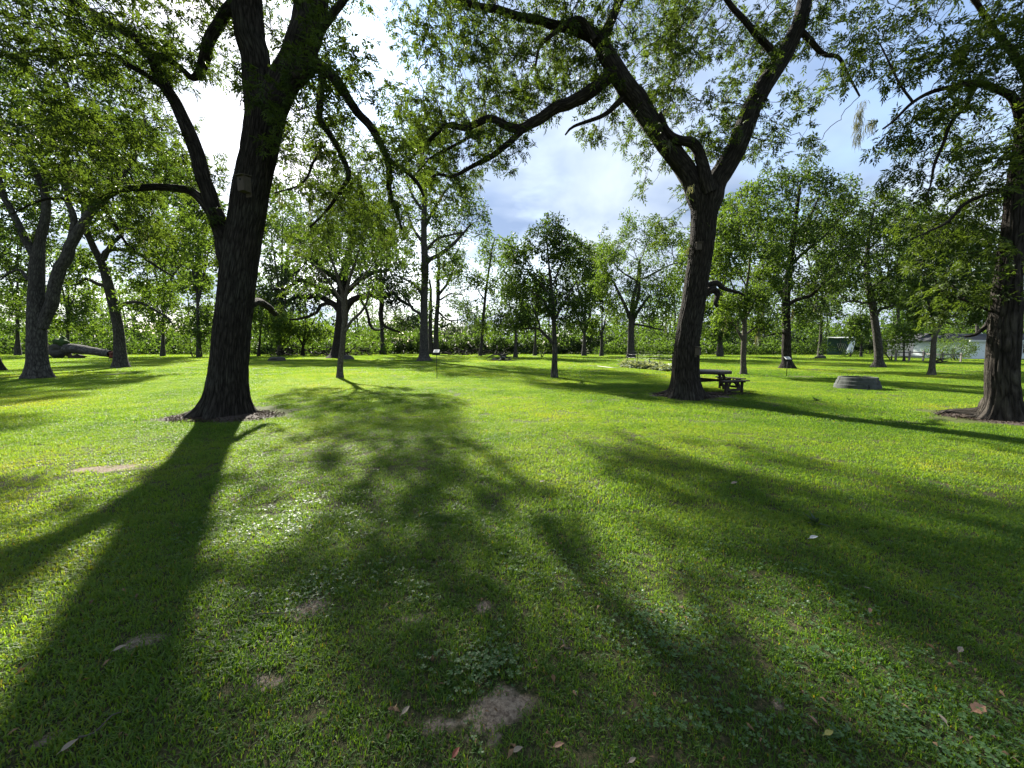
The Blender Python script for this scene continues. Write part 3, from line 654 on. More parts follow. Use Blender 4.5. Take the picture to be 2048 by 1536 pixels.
grow_tree('pecan_tree', 'broad pecan with deeply furrowed shaggy bark at the right edge', 'tree', bC, limbsC, attr, r, M['bark_shaggy'], M['leaf_near'],
          D=.15, kill=.17, wig=.34, nleaf=4, seg_trunk=110, step=.09, radial=bark_radial(22, .11, .85, 5, 4.1, .24, 0, tilt=.9, tiltdir=PI * .5),
          limb_radial=bark_radial(16, .06, ph=1.0), tipgen=3, tip_r=.004, leafargs=dict(rach=.20, nl=9, L=.098, Wd=.029))
print('C')

# surface roots of the three great trees
def roots(tree, c, specs, m, r0, seed):
    rr = np.random.default_rng(seed)
    for a, L, w_ in specs:
        a = math.radians(a); d = np.array([math.cos(a), math.sin(a), 0]); s_ = np.array([-d[1], d[0], 0]); k = rr.normal(0, .12, 4)
        q = [np.array([c[0], c[1], 0]) + d * (r0 * .5) + np.array([0, 0, w_ * 1.9]), np.array([c[0], c[1], 0]) + d * (r0 * 1.05) + s_ * k[0] * .3 + np.array([0, 0, w_ * .55]), np.array([c[0], c[1], 0]) + d * (r0 + L * .45) + s_ * k[1] * L + np.array([0, 0, .012]), np.array([c[0], c[1], 0]) + d * (r0 + L) + s_ * k[2] * L * 1.6 + np.array([0, 0, -.05])]
        P_, R_ = smooth_path(q, [w_ * 1.25, w_, w_ * .55, w_ * .2], .06); tb = Tubes(); tb.add(P_, R_, 14, bark_radial(8, .12, ph=a)); link('root', tb.mesh('root', m), tree, True)
TA, TB, TC = [o for o in C.objects if o.name.startswith('pecan_tree')][:3]
cA, cB, cC = G(452, 826), G(1373, 790), G(2007, 834)
roots(TA, cA, [(178, .55, .14), (205, .5, .12), (238, .4, .13), (285, .35, .11), (325, .45, .12), (358, .6, .12), (262, .5, .07)], M['bark_dark'], .5, 1)
roots(TB, cB, [(172, .75, .17), (196, .7, .13), (225, .5, .12), (268, .35, .11), (310, .5, .12), (348, .6, .11), (10, .4, .1)], M['bark_dark'], .42, 2)
roots(TC, cC, [(170, .95, .16), (192, .85, .13), (222, .5, .13), (255, .4, .12), (300, .5, .12), (340, .6, .13)], M['bark_shaggy'], .45, 3)
# ------------------------------------------------------------------ trees of the middle distance
STAT = []
def mid(label, pts, limbs, zones, barkm, leafm, seed, D=.5, n_leaf=9, Ls=.16, name='pecan_tree', cat='tree', group=None, base=None, moss=0, kill=None, tip_r=.01, spread=.22, min_r=0, wig=.3, seg=22, rcap=.6, dens=5.2, rad=True, moss_z=1e9, Y=None):
    r = np.random.default_rng(seed); bpt = base or (pts[0][0], pts[0][1])
    B = G(*bpt); Y = Y or B[1]; B = np.array([W(bpt[0], bpt[1], Y)[0], Y, 0.0])
    L = [L_(pts, Y)] + [L_(l, Y) for l in limbs]; L[0][0][0][2] = -.1
    A = np.concatenate([zone(z[0], z[1], z[2], z[3], Y + (z[5] if len(z) > 5 else 0), int(z[4] * dens), r) for z in zones])
    ex = (lambda root, P, rng: moss_strands(root, P[P[:, 2] < moss_z], rng, moss, .4, 1.5, cnt=9, thick=.05)) if moss else None
    root, P, n0 = grow_tree(name, label, cat, B, L, A, r, M[barkm], M[leafm], D=D, kill=kill or D * .8, wig=wig, leaf='simple', nleaf=int(n_leaf * 1.9), seg_trunk=seg, step=max(.2, D * .5),
        tipgen=3, tip_r=tip_r, leafargs=dict(L=Ls * 1.35, Wd=Ls * .6, spread=spread * .7), radial=bark_radial(14, .05, .5 if pts[0][2] > 11 else .12, 5, seed, .26) if rad else None, extra=ex, min_r=min_r, group=group, rcap=rcap)
    STAT.append((name, len(P)))
    return root
# D: two-stemmed grey tree at the left
mid('thick grey pecan that splits low into two leaning stems beside the fallen log',
    [(76, 757, 27), (75, 720, 23), (74, 680, 22), (73, 630, 21), (73, 580, 18), (75, 530, 17), (80, 485, 12), (90, 440, 11), (92, 400, 10), (84, 370, 9), (66, 333, 7), (40, 300, 6), (0, 265, 5)],
    [[(84, 655, 14), (95, 620, 15), (106, 590, 15), (116, 552, 15), (136, 512, 14), (151, 478, 12), (176, 436, 11), (200, 405, 9), (235, 370, 7), (270, 320, 5), (290, 250, 3)],
     [(76, 520, 13), (64, 500, 11), (42, 462, 10), (22, 428, 9), (8, 392, 8), (-10, 340, 6), (-40, 280, 4)],
     [(140, 500, 9), (148, 440, 8), (138, 395, 7), (133, 330, 7), (136, 240, 7), (133, 168, 6), (113, 137, 5), (100, 100, 3)],
     [(56, 560, 5), (40, 540, 4), (20, 545, 3), (0, 560, 2)]],
    [(40, 200, 90, 80, 130), (140, 180, 90, 90, 150), (240, 240, 80, 90, 130), (70, 320, 100, 70, 110), (200, 340, 100, 70, 130), (300, 330, 70, 70, 70), (20, 440, 60, 60, 60), (120, 60, 100, 60, 80), (-60, 300, 90, 150, 90), (230, 120, 80, 60, 60), (10, 540, 30, 40, 20)],
    'bark_grey', 'leaf_mid', 201, dens=3.4, D=.45, n_leaf=11, Ls=.15)
# F: stem at the left border
mid('dark leaning pecan trunk cut off by the left edge',
    [(-4, 742, 16), (-12, 715, 12), (-22, 680, 11), (-40, 600, 10), (-60, 520, 9), (-70, 430, 7)], [[(-45, 580, 5), (-20, 540, 4), (10, 500, 2)]],
    [(-80, 400, 100, 100, 90), (10, 420, 60, 70, 50), (-20, 520, 50, 50, 30), (20, 610, 30, 25, 16)], 'bark_dark', 'leaf_mid', 202, D=.6, n_leaf=10, Ls=.18)
# E
mid('mossy leaning pecan with a low curved bough right of the fallen log',
    [(241, 735, 16), (240, 700, 13), (236, 655, 12), (225, 605, 11), (215, 560, 11), (202, 524, 9), (186, 492, 8), (172, 455, 7), (168, 400, 6), (180, 350, 5), (190, 290, 3)],
    [[(204, 520, 7), (214, 500, 6), (239, 498, 5), (273, 506, 4.5), (297, 520, 4), (317, 536, 3), (345, 552, 2)], [(208, 520, 6), (222, 488, 5), (240, 470, 4), (252, 440, 3.5), (260, 400, 2.5)],
     [(236, 620, 5), (250, 608, 4.5), (280, 606, 4), (305, 617, 3.5), (335, 634, 2.5), (346, 650, 1.5)], [(216, 572, 6), (195, 568, 5), (171, 557, 4.5), (150, 570, 4), (135, 560, 2)], [(180, 480, 5), (150, 440, 4), (130, 400, 3)]],
    [(300, 540, 60, 45, 80), (250, 430, 70, 60, 110), (330, 450, 70, 70, 110), (170, 400, 70, 70, 90), (160, 540, 40, 40, 50), (300, 600, 60, 30, 45), (350, 380, 60, 60, 70), (260, 320, 80, 70, 80), (385, 520, 30, 60, 40)],
    'bark_grey', 'leaf_bright', 203, dens=4.0, D=.55, n_leaf=10, Ls=.2)
# G
mid('slim young pecan with pale forked trunk in front of the dark live oak',
    [(680, 756, 8), (680, 740, 6), (682, 715, 5.5), (685, 690, 5), (687, 660, 5), (690, 630, 4), (692, 590, 3.5), (700, 555, 3), (712, 520, 2.5), (725, 480, 1.8), (735, 440, 1)],
    [[(688, 640, 4), (684, 590, 3.5), (676, 553, 3), (662, 515, 2.5), (655, 485, 2), (640, 450, 1.2)], [(689, 665, 4), (700, 645, 3), (714, 631, 3), (729, 612, 2.5), (738, 580, 1.5)], [(686, 605, 2.5), (665, 575, 2), (640, 540, 1.8), (612, 520, 1.2), (590, 500, 1)], [(695, 580, 2), (720, 560, 1.6), (745, 530, 1.2), (760, 500, 1)]],
    [(640, 430, 55, 60, 170), (700, 430, 60, 60, 170), (610, 500, 50, 50, 110), (680, 500, 60, 50, 120), (750, 490, 40, 50, 80), (700, 370, 50, 40, 80), (735, 580, 30, 30, 30), (620, 570, 40, 25, 30), (640, 370, 40, 30, 50)],
    'bark_pale', 'leaf_mid', 204, D=.3, n_leaf=5, dens=3.0, Ls=.13, tip_r=.005, spread=.14)
# H live oak
mid('old dark live oak with wide crooked boughs hung with grey moss',
    [(676, 716, 18), (677, 700, 13), (680, 670, 12), (684, 640, 12), (685, 610, 12), (684, 580, 10), (690, 540, 8), (700, 500, 6), (710, 460, 4)],
    [[(684, 625, 8), (670, 610, 7), (650, 598, 6), (631, 591, 6), (612, 596, 5), (597, 592, 5), (580, 600, 4), (565, 606, 4), (545, 608, 3)], [(684, 600, 7), (660, 580, 6), (631, 573, 5), (610, 560, 4), (596, 562, 4), (575, 575, 3), (545, 580, 2)],
     [(682, 628, 5), (662, 608, 4), (640, 612, 4), (634, 625, 3.5), (607, 636, 3), (580, 640, 2)], [(688, 625, 8), (702, 602, 7), (725, 594, 6), (748, 590, 5.5), (763, 602, 5), (761, 625, 4.5), (764, 645, 4), (775, 655, 3), (800, 665, 2)],
     [(760, 600, 4), (775, 590, 4), (787, 586, 4), (800, 600, 3.5), (825, 615, 2.5)], [(688, 590, 6), (720, 560, 5), (750, 545, 4), (780, 540, 3)], [(684, 570, 6), (650, 540, 5), (620, 515, 4), (590, 510, 3)], [(720, 597, 3), (735, 625, 3), (740, 650, 3), (750, 660, 2), (765, 658, 1.5)]],
    [(600, 540, 60, 35, 90), (680, 520, 70, 45, 130), (760, 540, 60, 40, 90), (560, 590, 40, 20, 40), (720, 470, 60, 40, 70), (620, 480, 60, 40, 60), (800, 590, 40, 25, 45), (640, 580, 50, 15, 30), (740, 580, 40, 15, 25), (810, 645, 35, 18, 22), (600, 610, 50, 12, 20)],
    'bark_dark', 'leaf_oak', 205, D=.9, n_leaf=13, Ls=.3, name='live_oak_tree', moss=90, tip_r=.02, spread=.4, moss_z=12)
# I
mid('tall straight pecan with grey trunk left of the bright sky gap',
    [(848, 722, 13), (848, 705, 9), (848, 670, 8), (848, 620, 7), (849, 570, 7), (850, 530, 7.5), (848, 490, 6), (848, 440, 5.5), (849, 390, 5), (846, 340, 4), (840, 290, 3), (838, 230, 2)],
    [[(851, 530, 5), (860, 518, 4.5), (880, 508, 4), (905, 490, 3.5), (925, 470, 2.5), (940, 450, 1.5)], [(846, 485, 3.5), (835, 470, 3), (825, 455, 2), (815, 430, 1.5)], [(849, 455, 3.5), (862, 430, 3), (880, 400, 2.5), (900, 370, 1.5)], [(846, 420, 3), (830, 400, 2.5), (815, 370, 2)],
     [(846, 640, 4), (838, 625, 3), (825, 618, 3), (815, 600, 2)], [(852, 500, 3), (875, 478, 2.5), (905, 470, 2), (935, 462, 1.2)], [(844, 590, 3), (830, 570, 2.5), (812, 560, 2), (790, 550, 1)]],
    [(850, 330, 60, 50, 90), (900, 400, 60, 50, 80), (800, 400, 50, 50, 70), (930, 460, 50, 40, 60), (800, 490, 50, 50, 70), (880, 470, 50, 40, 50), (820, 560, 35, 40, 40), (900, 520, 40, 40, 30), (850, 260, 40, 40, 40), (960, 420, 25, 30, 15)],
    'bark_grey', 'leaf_mid', 206, D=.8, n_leaf=10, Ls=.24, tip_r=.014, spread=.35, moss=12)
# J twin behind
mid('thin twin trunked tree standing right behind the tall straight pecan',
    [(872, 709, 8), (872, 680, 5), (873, 640, 4.5), (876, 600, 4), (876, 560, 3.5), (878, 530, 3), (872, 500, 2)],
    [[(862, 706, 5), (861, 660, 4), (862, 600, 3), (860, 560, 2)], [(877, 590, 3), (892, 570, 2.5), (905, 545, 2.5), (905, 520, 2), (915, 500, 1.3)], [(878, 625, 2), (895, 640, 1.5), (915, 640, 1)], [(877, 560, 2), (885, 552, 2), (915, 548, 1.5), (925, 530, 1)], [(880, 600, 2), (900, 588, 1.6), (925, 590, 1)]],
    [(900, 530, 40, 40, 60), (875, 500, 30, 40, 40), (915, 590, 25, 30, 26), (860, 590, 25, 40, 30), (930, 560, 20, 30, 15)],
    'bark_grey', 'leaf_mid', 207, D=1.1, n_leaf=9, Ls=.34, tip_r=.02, spread=.5, base=(870, 709), Y=74, rad=False)
# K slender
mid('very slender tall tree leaning over the brush pile in the middle',
    [(960, 711, 4), (963, 690, 3.2), (965, 660, 3), (968, 620, 2.8), (972, 580, 2.4), (978, 540, 2), (984, 500, 1.5), (990, 475, 1)], [[(972, 580, 1.5), (990, 565, 1), (1005, 550, .8)], [(970, 600, 1.5), (955, 580, 1)]],
    [(985, 510, 30, 35, 60), (970, 560, 28, 30, 40), (1000, 580, 28, 40, 50), (950, 620, 25, 30, 25), (985, 650, 30, 25, 35), (1010, 500, 20, 30, 25)],
    'bark_grey', 'leaf_bright', 208, D=1.0, n_leaf=9, Ls=.34, tip_r=.018, spread=.5, rad=False, Y=66)
# L
mid('round crowned young pecan with dark trunk in the middle of the lawn',
    [(1109, 756, 8), (1109, 735, 6), (1110, 715, 5.5), (1110, 690, 5), (1108, 660, 4.5), (1107, 625, 4), (1104, 590, 3.5), (1100, 550, 2.5), (1096, 510, 1.8), (1092, 465, 1)],
    [[(1108, 690, 3.5), (1098, 678, 3), (1088, 668, 3), (1077, 657, 2.5), (1060, 656, 2), (1040, 658, 1.2)], [(1080, 660, 2), (1078, 645, 2), (1070, 625, 1.5), (1060, 600, 1)], [(1106, 640, 3), (1098, 620, 2.5), (1085, 600, 2), (1065, 585, 1.2)], [(1110, 640, 2.5), (1125, 610, 2.2), (1140, 585, 1.6), (1155, 560, 1)],
     [(1104, 600, 2.5), (1085, 570, 2), (1060, 545, 1.5), (1035, 545, 1)], [(1106, 570, 2), (1122, 530, 1.6), (1135, 490, 1)]],
    [(1090, 480, 42, 38, 140), (1120, 520, 45, 40, 140), (1060, 530, 42, 40, 140), (1045, 590, 40, 35, 110), (1100, 590, 50, 40, 150), (1155, 590, 35, 40, 90), (1040, 640, 38, 22, 60), (1140, 640, 35, 20, 45), (1165, 540, 20, 30, 30), (1100, 450, 25, 20, 30), (1025, 500, 20, 25, 22)],
    'bark_grey', 'leaf_mid', 209, D=.3, n_leaf=8, Ls=.13, tip_r=.005, spread=.15)
# P behind garden
mid('broad yellow green pecan behind the wire garden fence',
    [(1262, 716, 10), (1262, 695, 7), (1262, 660, 6.5), (1264, 630, 6), (1266, 600, 4), (1275, 560, 3), (1280, 520, 2)],
    [[(1261, 640, 4), (1250, 610, 3.5), (1240, 590, 3), (1225, 560, 2)], [(1266, 640, 4), (1280, 615, 3), (1300, 590, 2)], [(1264, 628, 4), (1275, 600, 3.5), (1279, 565, 3), (1281, 530, 2)], [(1278, 565, 2), (1262, 555, 2), (1245, 545, 1.5), (1230, 530, 1)], [(1280, 560, 2), (1310, 545, 2), (1340, 530, 1.5), (1365, 525, 1)], [(1264, 648, 2.5), (1278, 650, 2), (1300, 655, 2), (1325, 660, 1.3)]],
    [(1230, 520, 45, 35, 90), (1285, 480, 50, 35, 100), (1340, 500, 40, 40, 80), (1220, 570, 40, 35, 80), (1280, 560, 50, 40, 90), (1330, 570, 40, 40, 70), (1240, 620, 35, 25, 40), (1310, 620, 40, 25, 40), (1345, 640, 25, 25, 20), (1270, 440, 30, 20, 25)],
    'bark_grey', 'leaf_bright', 210, D=.8, n_leaf=10, Ls=.26, tip_r=.015, spread=.35, moss=14, moss_z=8)
# Q
mid('light barked young pecan behind the picnic table',
    [(1487, 749, 8), (1487, 735, 6), (1487, 710, 5.5), (1488, 685, 5.5), (1489, 660, 5), (1490, 620, 4), (1493, 580, 3), (1498, 540, 2.2), (1502, 500, 1.4)],
    [[(1486, 680, 3.5), (1478, 665, 3), (1468, 650, 2.5), (1458, 642, 1.5)], [(1490, 640, 3), (1505, 610, 2.2), (1520, 580, 1.6)], [(1488, 650, 3), (1480, 620, 2.5), (1472, 590, 2), (1460, 560, 1.2)], [(1494, 575, 1.8), (1475, 540, 1.5), (1460, 500, 1)], [(1490, 670, 2.5), (1510, 655, 2), (1530, 650, 1.2)]],
    [(1490, 470, 40, 40, 120), (1460, 520, 38, 40, 110), (1525, 520, 38, 40, 110), (1470, 590, 40, 35, 110), (1520, 590, 40, 35, 110), (1455, 635, 30, 20, 45), (1530, 645, 30, 20, 45), (1495, 410, 40, 35, 60), (1440, 470, 25, 40, 40), (1545, 450, 30, 40, 45)],
    'bark_pale', 'leaf_bright', 211, D=.3, n_leaf=8, Ls=.14, tip_r=.005, spread=.16, moss=8, moss_z=4)
# R
mid('large dark crowned pecan with flared trunk behind the right signpost',
    [(1574, 737, 15), (1574, 722, 10), (1573, 700, 9.5), (1573, 660, 9), (1572, 620, 9), (1574, 580, 8), (1580, 530, 7), (1586, 480, 6), (1592, 430, 4.5), (1600, 370, 3)],
    [[(1575, 610, 5), (1600, 596, 4.5), (1622, 590, 4), (1645, 570, 3), (1670, 550, 2)], [(1572, 600, 5), (1550, 570, 4), (1530, 540, 3), (1515, 500, 2)], [(1582, 530, 4), (1615, 500, 3.5), (1650, 470, 2.5), (1675, 440, 1.5)], [(1578, 545, 4), (1555, 500, 3), (1540, 450, 2), (1530, 400, 1.2)], [(1588, 470, 3.5), (1620, 430, 2.5), (1640, 390, 1.5)], [(1572, 665, 3), (1550, 668, 2.5), (1525, 675, 1.5)]],
    [(1600, 380, 60, 40, 120), (1650, 430, 50, 50, 110), (1545, 400, 50, 50, 100), (1580, 470, 60, 45, 130), (1660, 500, 45, 40, 90), (1520, 490, 40, 40, 70), (1640, 560, 50, 35, 90), (1560, 560, 50, 40, 90), (1690, 450, 30, 50, 50), (1600, 620, 40, 30, 50), (1530, 620, 30, 30, 40), (1640, 630, 35, 25, 40)],
    'bark_dark', 'leaf_mid', 212, D=.5, n_leaf=10, Ls=.17, tip_r=.009, spread=.24, moss=16, moss_z=7)
# S
mid('leaning ivy clad pecan right of the white tarp, above the rail fence',
    [(1756, 735, 14), (1757, 722, 9.5), (1757, 700, 9), (1753, 665, 8.5), (1748, 630, 8), (1743, 600, 7.5), (1737, 570, 7), (1733, 540, 6), (1735, 500, 5), (1740, 455, 3.5), (1750, 410, 2)],
    [[(1752, 632, 4), (1760, 620, 4), (1780, 612, 3.5), (1800, 610, 3), (1820, 612, 2.5), (1845, 600, 1.5)], [(1744, 605, 3.5), (1725, 605, 2.5), (1705, 602, 2), (1680, 606, 1.2)], [(1738, 580, 4), (1755, 565, 3.5), (1770, 558, 3), (1795, 530, 2)], [(1734, 540, 4), (1715, 510, 3), (1695, 480, 2)], [(1736, 500, 3), (1765, 470, 2.5), (1790, 440, 1.5)]],
    [(1750, 420, 50, 40, 100), (1700, 450, 45, 45, 90), (1810, 450, 45, 45, 90), (1750, 490, 60, 40, 120), (1820, 520, 50, 40, 100), (1690, 540, 45, 40, 80), (1800, 580, 55, 35, 100), (1700, 590, 40, 25, 50), (1860, 480, 40, 50, 70), (1850, 580, 40, 35, 60), (1680, 400, 30, 40, 40), (1740, 560, 45, 40, 60), (1745, 610, 12, 30, 12)],
    'bark_grey', 'leaf_mid', 213, D=.5, n_leaf=10, Ls=.18, tip_r=.009, spread=.24)
# T
mid('small pecan leaning right with a two way fork near the house',
    [(1863, 751, 11), (1864, 735, 7), (1866, 715, 6.5), (1867, 695, 6), (1869, 675, 5.5), (1877, 655, 5), (1886, 640, 4.5), (1893, 620, 4), (1903, 595, 3), (1915, 560, 2), (1925, 520, 1.2)],
    [[(1875, 660, 3.5), (1870, 650, 3), (1864, 635, 2.5), (1858, 610, 2), (1848, 580, 1.2)], [(1888, 640, 2.5), (1905, 632, 2), (1925, 625, 1.5)], [(1896, 610, 2.5), (1880, 580, 2), (1865, 550, 1.3)]],
    [(1880, 560, 50, 35, 120), (1930, 560, 45, 40, 110), (1850, 600, 40, 30, 80), (1910, 610, 45, 25, 80), (1920, 500, 45, 40, 90), (1860, 510, 40, 40, 80), (1850, 640, 25, 12, 16), (1945, 630, 25, 25, 36), (1885, 450, 40, 40, 60), (1960, 500, 25, 50, 40)],
    'bark_pale', 'leaf_mid', 214, D=.32, n_leaf=8, Ls=.15, tip_r=.005, spread=.17)
print('mid', STAT)
# thin trees further back: pixel of base, depth, top px, crown zones, label
def thin(label, x, y, Y, top, hw, zones, leafm, seed, lean=0, name='pecan_tree', fork=None, barkm='bark_grey', Ls=.36, nl=9, D=1.1, moss=0):
    h = (y - top) * .93; pts = [(x + lean * k, y - h * k, hw * .85 * (1 - .88 * k)) for k in (0, .12, .3, .5, .7, .9, 1)]; pts[0] = (x, y, hw * 1.5)
    lb = []
    if fork: lb = [[(x + lean * k0, y - h * k0, hw * .6), (x + lean * k0 + dx * .5, y - h * (k0 + (k1 - k0) * .45), hw * .5), (x + lean * k0 + dx, y - h * k1, hw * .25)] for k0, k1, dx in fork]
    return mid(label, pts, lb, zones, barkm, leafm, seed, D=D * .75, n_leaf=nl, Ls=Ls * 1.15, tip_r=.012, dens=2.6, spread=.5, rad=False, Y=Y, name=name, seg=10, moss=moss, moss_z=9)
thin('small tree with pale trunk left of the round crowned young pecan', 1031, 716, 56, 560, 4, [(1030, 590, 30, 35, 70), (1015, 640, 25, 25, 40), (1050, 640, 25, 25, 30), (1020, 545, 25, 30, 40)], 'leaf_mid', 301, 2, fork=[(.35, .8, -14), (.4, .85, 14)], Ls=.3)
thin('thin grey trunk standing before the dark thicket between two pecans', 1070, 711, 70, 540, 3.4, [(1075, 560, 30, 35, 40), (1060, 610, 25, 30, 30)], 'leaf_hedge', 302, 3)
thin('forked slim tree in front of the sunny thicket', 1168, 712, 66, 480, 4, [(1165, 530, 30, 40, 50), (1150, 500, 22, 30, 30), (1190, 560, 25, 40, 40), (1180, 610, 25, 20, 18), (1145, 610, 20, 18, 14)], 'leaf_mid', 303, 4, fork=[(.2, .6, 22), (.3, .7, -16), (.2, .55, -26)])
thin('crooked small tree wrapped in leafy vines right of the forked slim tree', 1203, 712, 66, 560, 3.5, [(1200, 560, 28, 35, 50), (1215, 610, 25, 25, 40), (1195, 650, 22, 20, 40), (1205, 510, 25, 25, 30)], 'leaf_bright', 304, 2, fork=[(.3, .8, 16), (.25, .6, -12)])
thin('hazy grey green tree filling the gap between the two young pecans', 1185, 710, 88, 520, 4, [(1180, 530, 30, 40, 30), (1220, 500, 30, 40, 40), (1150, 560, 30, 30, 30), (1130, 530, 20, 30, 20)], 'leaf_haze', 305, -10, D=1.4)
thin('tall leafy tree behind the left great pecan trunk', 560, 712, 72, 380, 5, [(560, 420, 40, 50, 70), (540, 480, 40, 40, 60), (590, 450, 35, 40, 50), (550, 560, 35, 40, 50), (530, 620, 30, 35, 50)], 'leaf_hedge', 306, 6, fork=[(.3, .8, 18), (.35, .8, -20)])
thin('bushy tree with thin leaning stem just right of the left great pecan', 517, 712, 64, 600, 3.4, [(540, 650, 30, 25, 50), (525, 610, 26, 26, 40), (570, 640, 30, 25, 50)], 'leaf_bright', 307, 8, barkm='bark_dark')
thin('yellow green thicket tree behind the brush pile and live oak', 605, 708, 68, 620, 4, [(590, 650, 40, 25, 110), (630, 665, 35, 20, 80), (570, 675, 25, 15, 40)], 'leaf_bright', 308, 8, barkm='bark_dark', fork=[(.2, .9, 24), (.2, .8, -24)])
thin('tree with drooping haze tinted foliage behind the live oak boughs', 548, 708, 92, 560, 4, [(548, 620, 22, 35, 60), (560, 650, 24, 25, 50)], 'leaf_haze', 309, 3)
thin('pale leaved tree behind the fallen log and mossy pecan', 135, 706, 66, 480, 5, [(130, 520, 45, 40, 70), (150, 590, 40, 35, 70), (120, 640, 35, 30, 60), (170, 640, 30, 30, 50)], 'leaf_bright', 310, 4, fork=[(.3, .8, 22), (.35, .8, -20)])
thin('bright sunlit tree beyond the low curved bough at left', 325, 708, 64, 430, 4.5, [(330, 500, 45, 45, 80), (370, 560, 40, 40, 70), (310, 600, 40, 35, 70), (350, 640, 40, 30, 60), (400, 610, 26, 35, 50), (395, 470, 30, 40, 50)], 'leaf_bright', 311, 8, fork=[(.3, .85, 26), (.3, .85, -26)])
thin('slender tree with forked pale stem close left of the great dark pecan', 398, 709, 60, 350, 5, [(400, 420, 40, 40, 60), (370, 380, 40, 40, 50), (420, 500, 30, 40, 40), (390, 560, 30, 30, 40), (410, 650, 25, 30, 40)], 'leaf_mid', 312, -10, fork=[(.3, .75, 30), (.35, .8, -25)])
thin('tree with dense foliage behind the two stemmed grey pecan', 35, 705, 70, 430, 6, [(20, 500, 50, 45, 70), (40, 580, 45, 35, 60), (10, 640, 45, 30, 60), (60, 640, 40, 30, 50)], 'leaf_hedge', 313, 0, fork=[(.3, .8, 30), (.35, .8, -30)])
thin('tall open tree behind the live oak and the straight pecan', 765, 711, 78, 380, 5, [(760, 440, 40, 40, 50), (790, 500, 40, 40, 50), (740, 520, 30, 30, 30), (790, 640, 30, 25, 30)], 'leaf_mid', 314, -6, fork=[(.4, .85, 24), (.3, .8, -20)])
thin('tall green tree behind the right great pecan trunk', 1440, 712, 62, 380, 5.5, [(1440, 440, 45, 45, 90), (1400, 500, 40, 45, 70), (1450, 520, 45, 40, 80), (1430, 600, 40, 35, 70), (1360, 560, 25, 40, 40), (1440, 655, 30, 25, 50)], 'leaf_bright', 315, 0, fork=[(.35, .8, 26), (.3, .8, -30)])
thin('rounded tree at the back right of the flared pecan', 1640, 713, 66, 430, 5, [(1640, 480, 45, 40, 60), (1680, 540, 40, 35, 60), (1640, 590, 45, 30, 60), (1610, 640, 30, 25, 40)], 'leaf_hedge', 316, 10, fork=[(.35, .8, 26), (.3, .8, -30)])
thin('back tree behind the ivy clad leaning pecan', 1795, 712, 62, 400, 5, [(1790, 440, 45, 35, 60), (1830, 500, 45, 40, 70), (1770, 540, 45, 35, 60), (1820, 590, 45, 30, 60), (1860, 560, 40, 40, 50)], 'leaf_hedge', 317, 6, fork=[(.35, .8, 26), (.3, .8, -30)])
thin('tree behind the house roof at the right', 1955, 712, 68, 430, 6, [(1940, 500, 50, 40, 60), (1990, 560, 50, 35, 60), (1930, 600, 45, 25, 50), (2030, 600, 45, 30, 50), (2040, 500, 40, 50, 50)], 'leaf_mid', 318, 0, fork=[(.35, .8, 36), (.3, .8, -30)])
thin('leafy sapling crowded beside the garden end of the rail fence', 1808, 722, 42, 640, 3, [(1808, 660, 25, 15, 60), (1800, 680, 22, 15, 50), (1822, 645, 18, 12, 36)], 'leaf_bright', 319, 0, Ls=.2, D=.6)
thin('yellow green sapling left of the white tarp', 1722, 714, 60, 620, 3, [(1722, 645, 22, 18, 60), (1715, 668, 20, 14, 30)], 'leaf_bright', 320, 0, Ls=.26, D=.7)
thin('distant tree at the far end of the sky gap', 925, 707, 110, 640, 3, [(925, 660, 28, 18, 60), (900, 675, 22, 14, 40), (950, 650, 20, 20, 40)], 'leaf_haze', 321, 0, Ls=.4, D=1.2)
# ------------------------------------------------------------------ thicket behind the lawn
r = np.random.default_rng(400)
def thicket(name, n, xr, y0, y1, hfun, seed, Ls, m):
    r = np.random.default_rng(seed); x = r.uniform(*xr, n); y = y0 + (y1 - y0) * r.random(n) ** 1.5
    h = hfun(x, y); z = r.random(n) ** .8 * h * (.25 + .85 * vnoise(x * .8 + 3, y * .5)); y = y + .25 * z + 1.5 * (vnoise(x * .3, z * .6) - .5) * 2
    O = np.stack([x, y, z], 1); D = norm(rand_unit(r, n) + np.array([0, 0, -.1])); L = Ls * r.uniform(.5, 1.3, n)
    v, q, t = rhombi(O, D, norm(rand_unit(r, n) + np.array([0, -.3, .6])), L, L * .5, r, .2, .15, np.clip(.35 * r.random(n) + .65 * vnoise(x * .6, z * .8 + y * .3), 0, 1))
    return tag(link(name, mesh_np(name, v, q, None, m, None, t, False)), kind='stuff')
def hth(x, y):
    g = 3.0 + 7.5 * fbm(x * .07 + 5, y * .05, 3) + 2.5 * fbm(x * .3, y * .2 + 8, 2)
    gap = np.exp(-((x + 12) / 7) ** 2); return g * (1 - .45 * gap)
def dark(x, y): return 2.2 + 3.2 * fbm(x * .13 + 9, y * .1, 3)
thicket('undergrowth', 34000, (-135, 125), 84, 93, lambda x, y: hth(x, y) * 1.25, 401, .62, M['leaf_hedge'])
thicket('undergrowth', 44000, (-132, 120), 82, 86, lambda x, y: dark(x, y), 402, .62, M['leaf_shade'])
thicket('undergrowth', 9000, (-130, -24), 76, 82, lambda x, y: 2 + 5 * fbm(x * .12 + 3, y * .1), 404, .55, M['leaf_hedge'])
thicket('undergrowth', 7000, (16, 62), 75, 82, lambda x, y: 1.6 + 4.4 * fbm(x * .12 + 33, y * .1), 403, .5, M['leaf_hedge'])
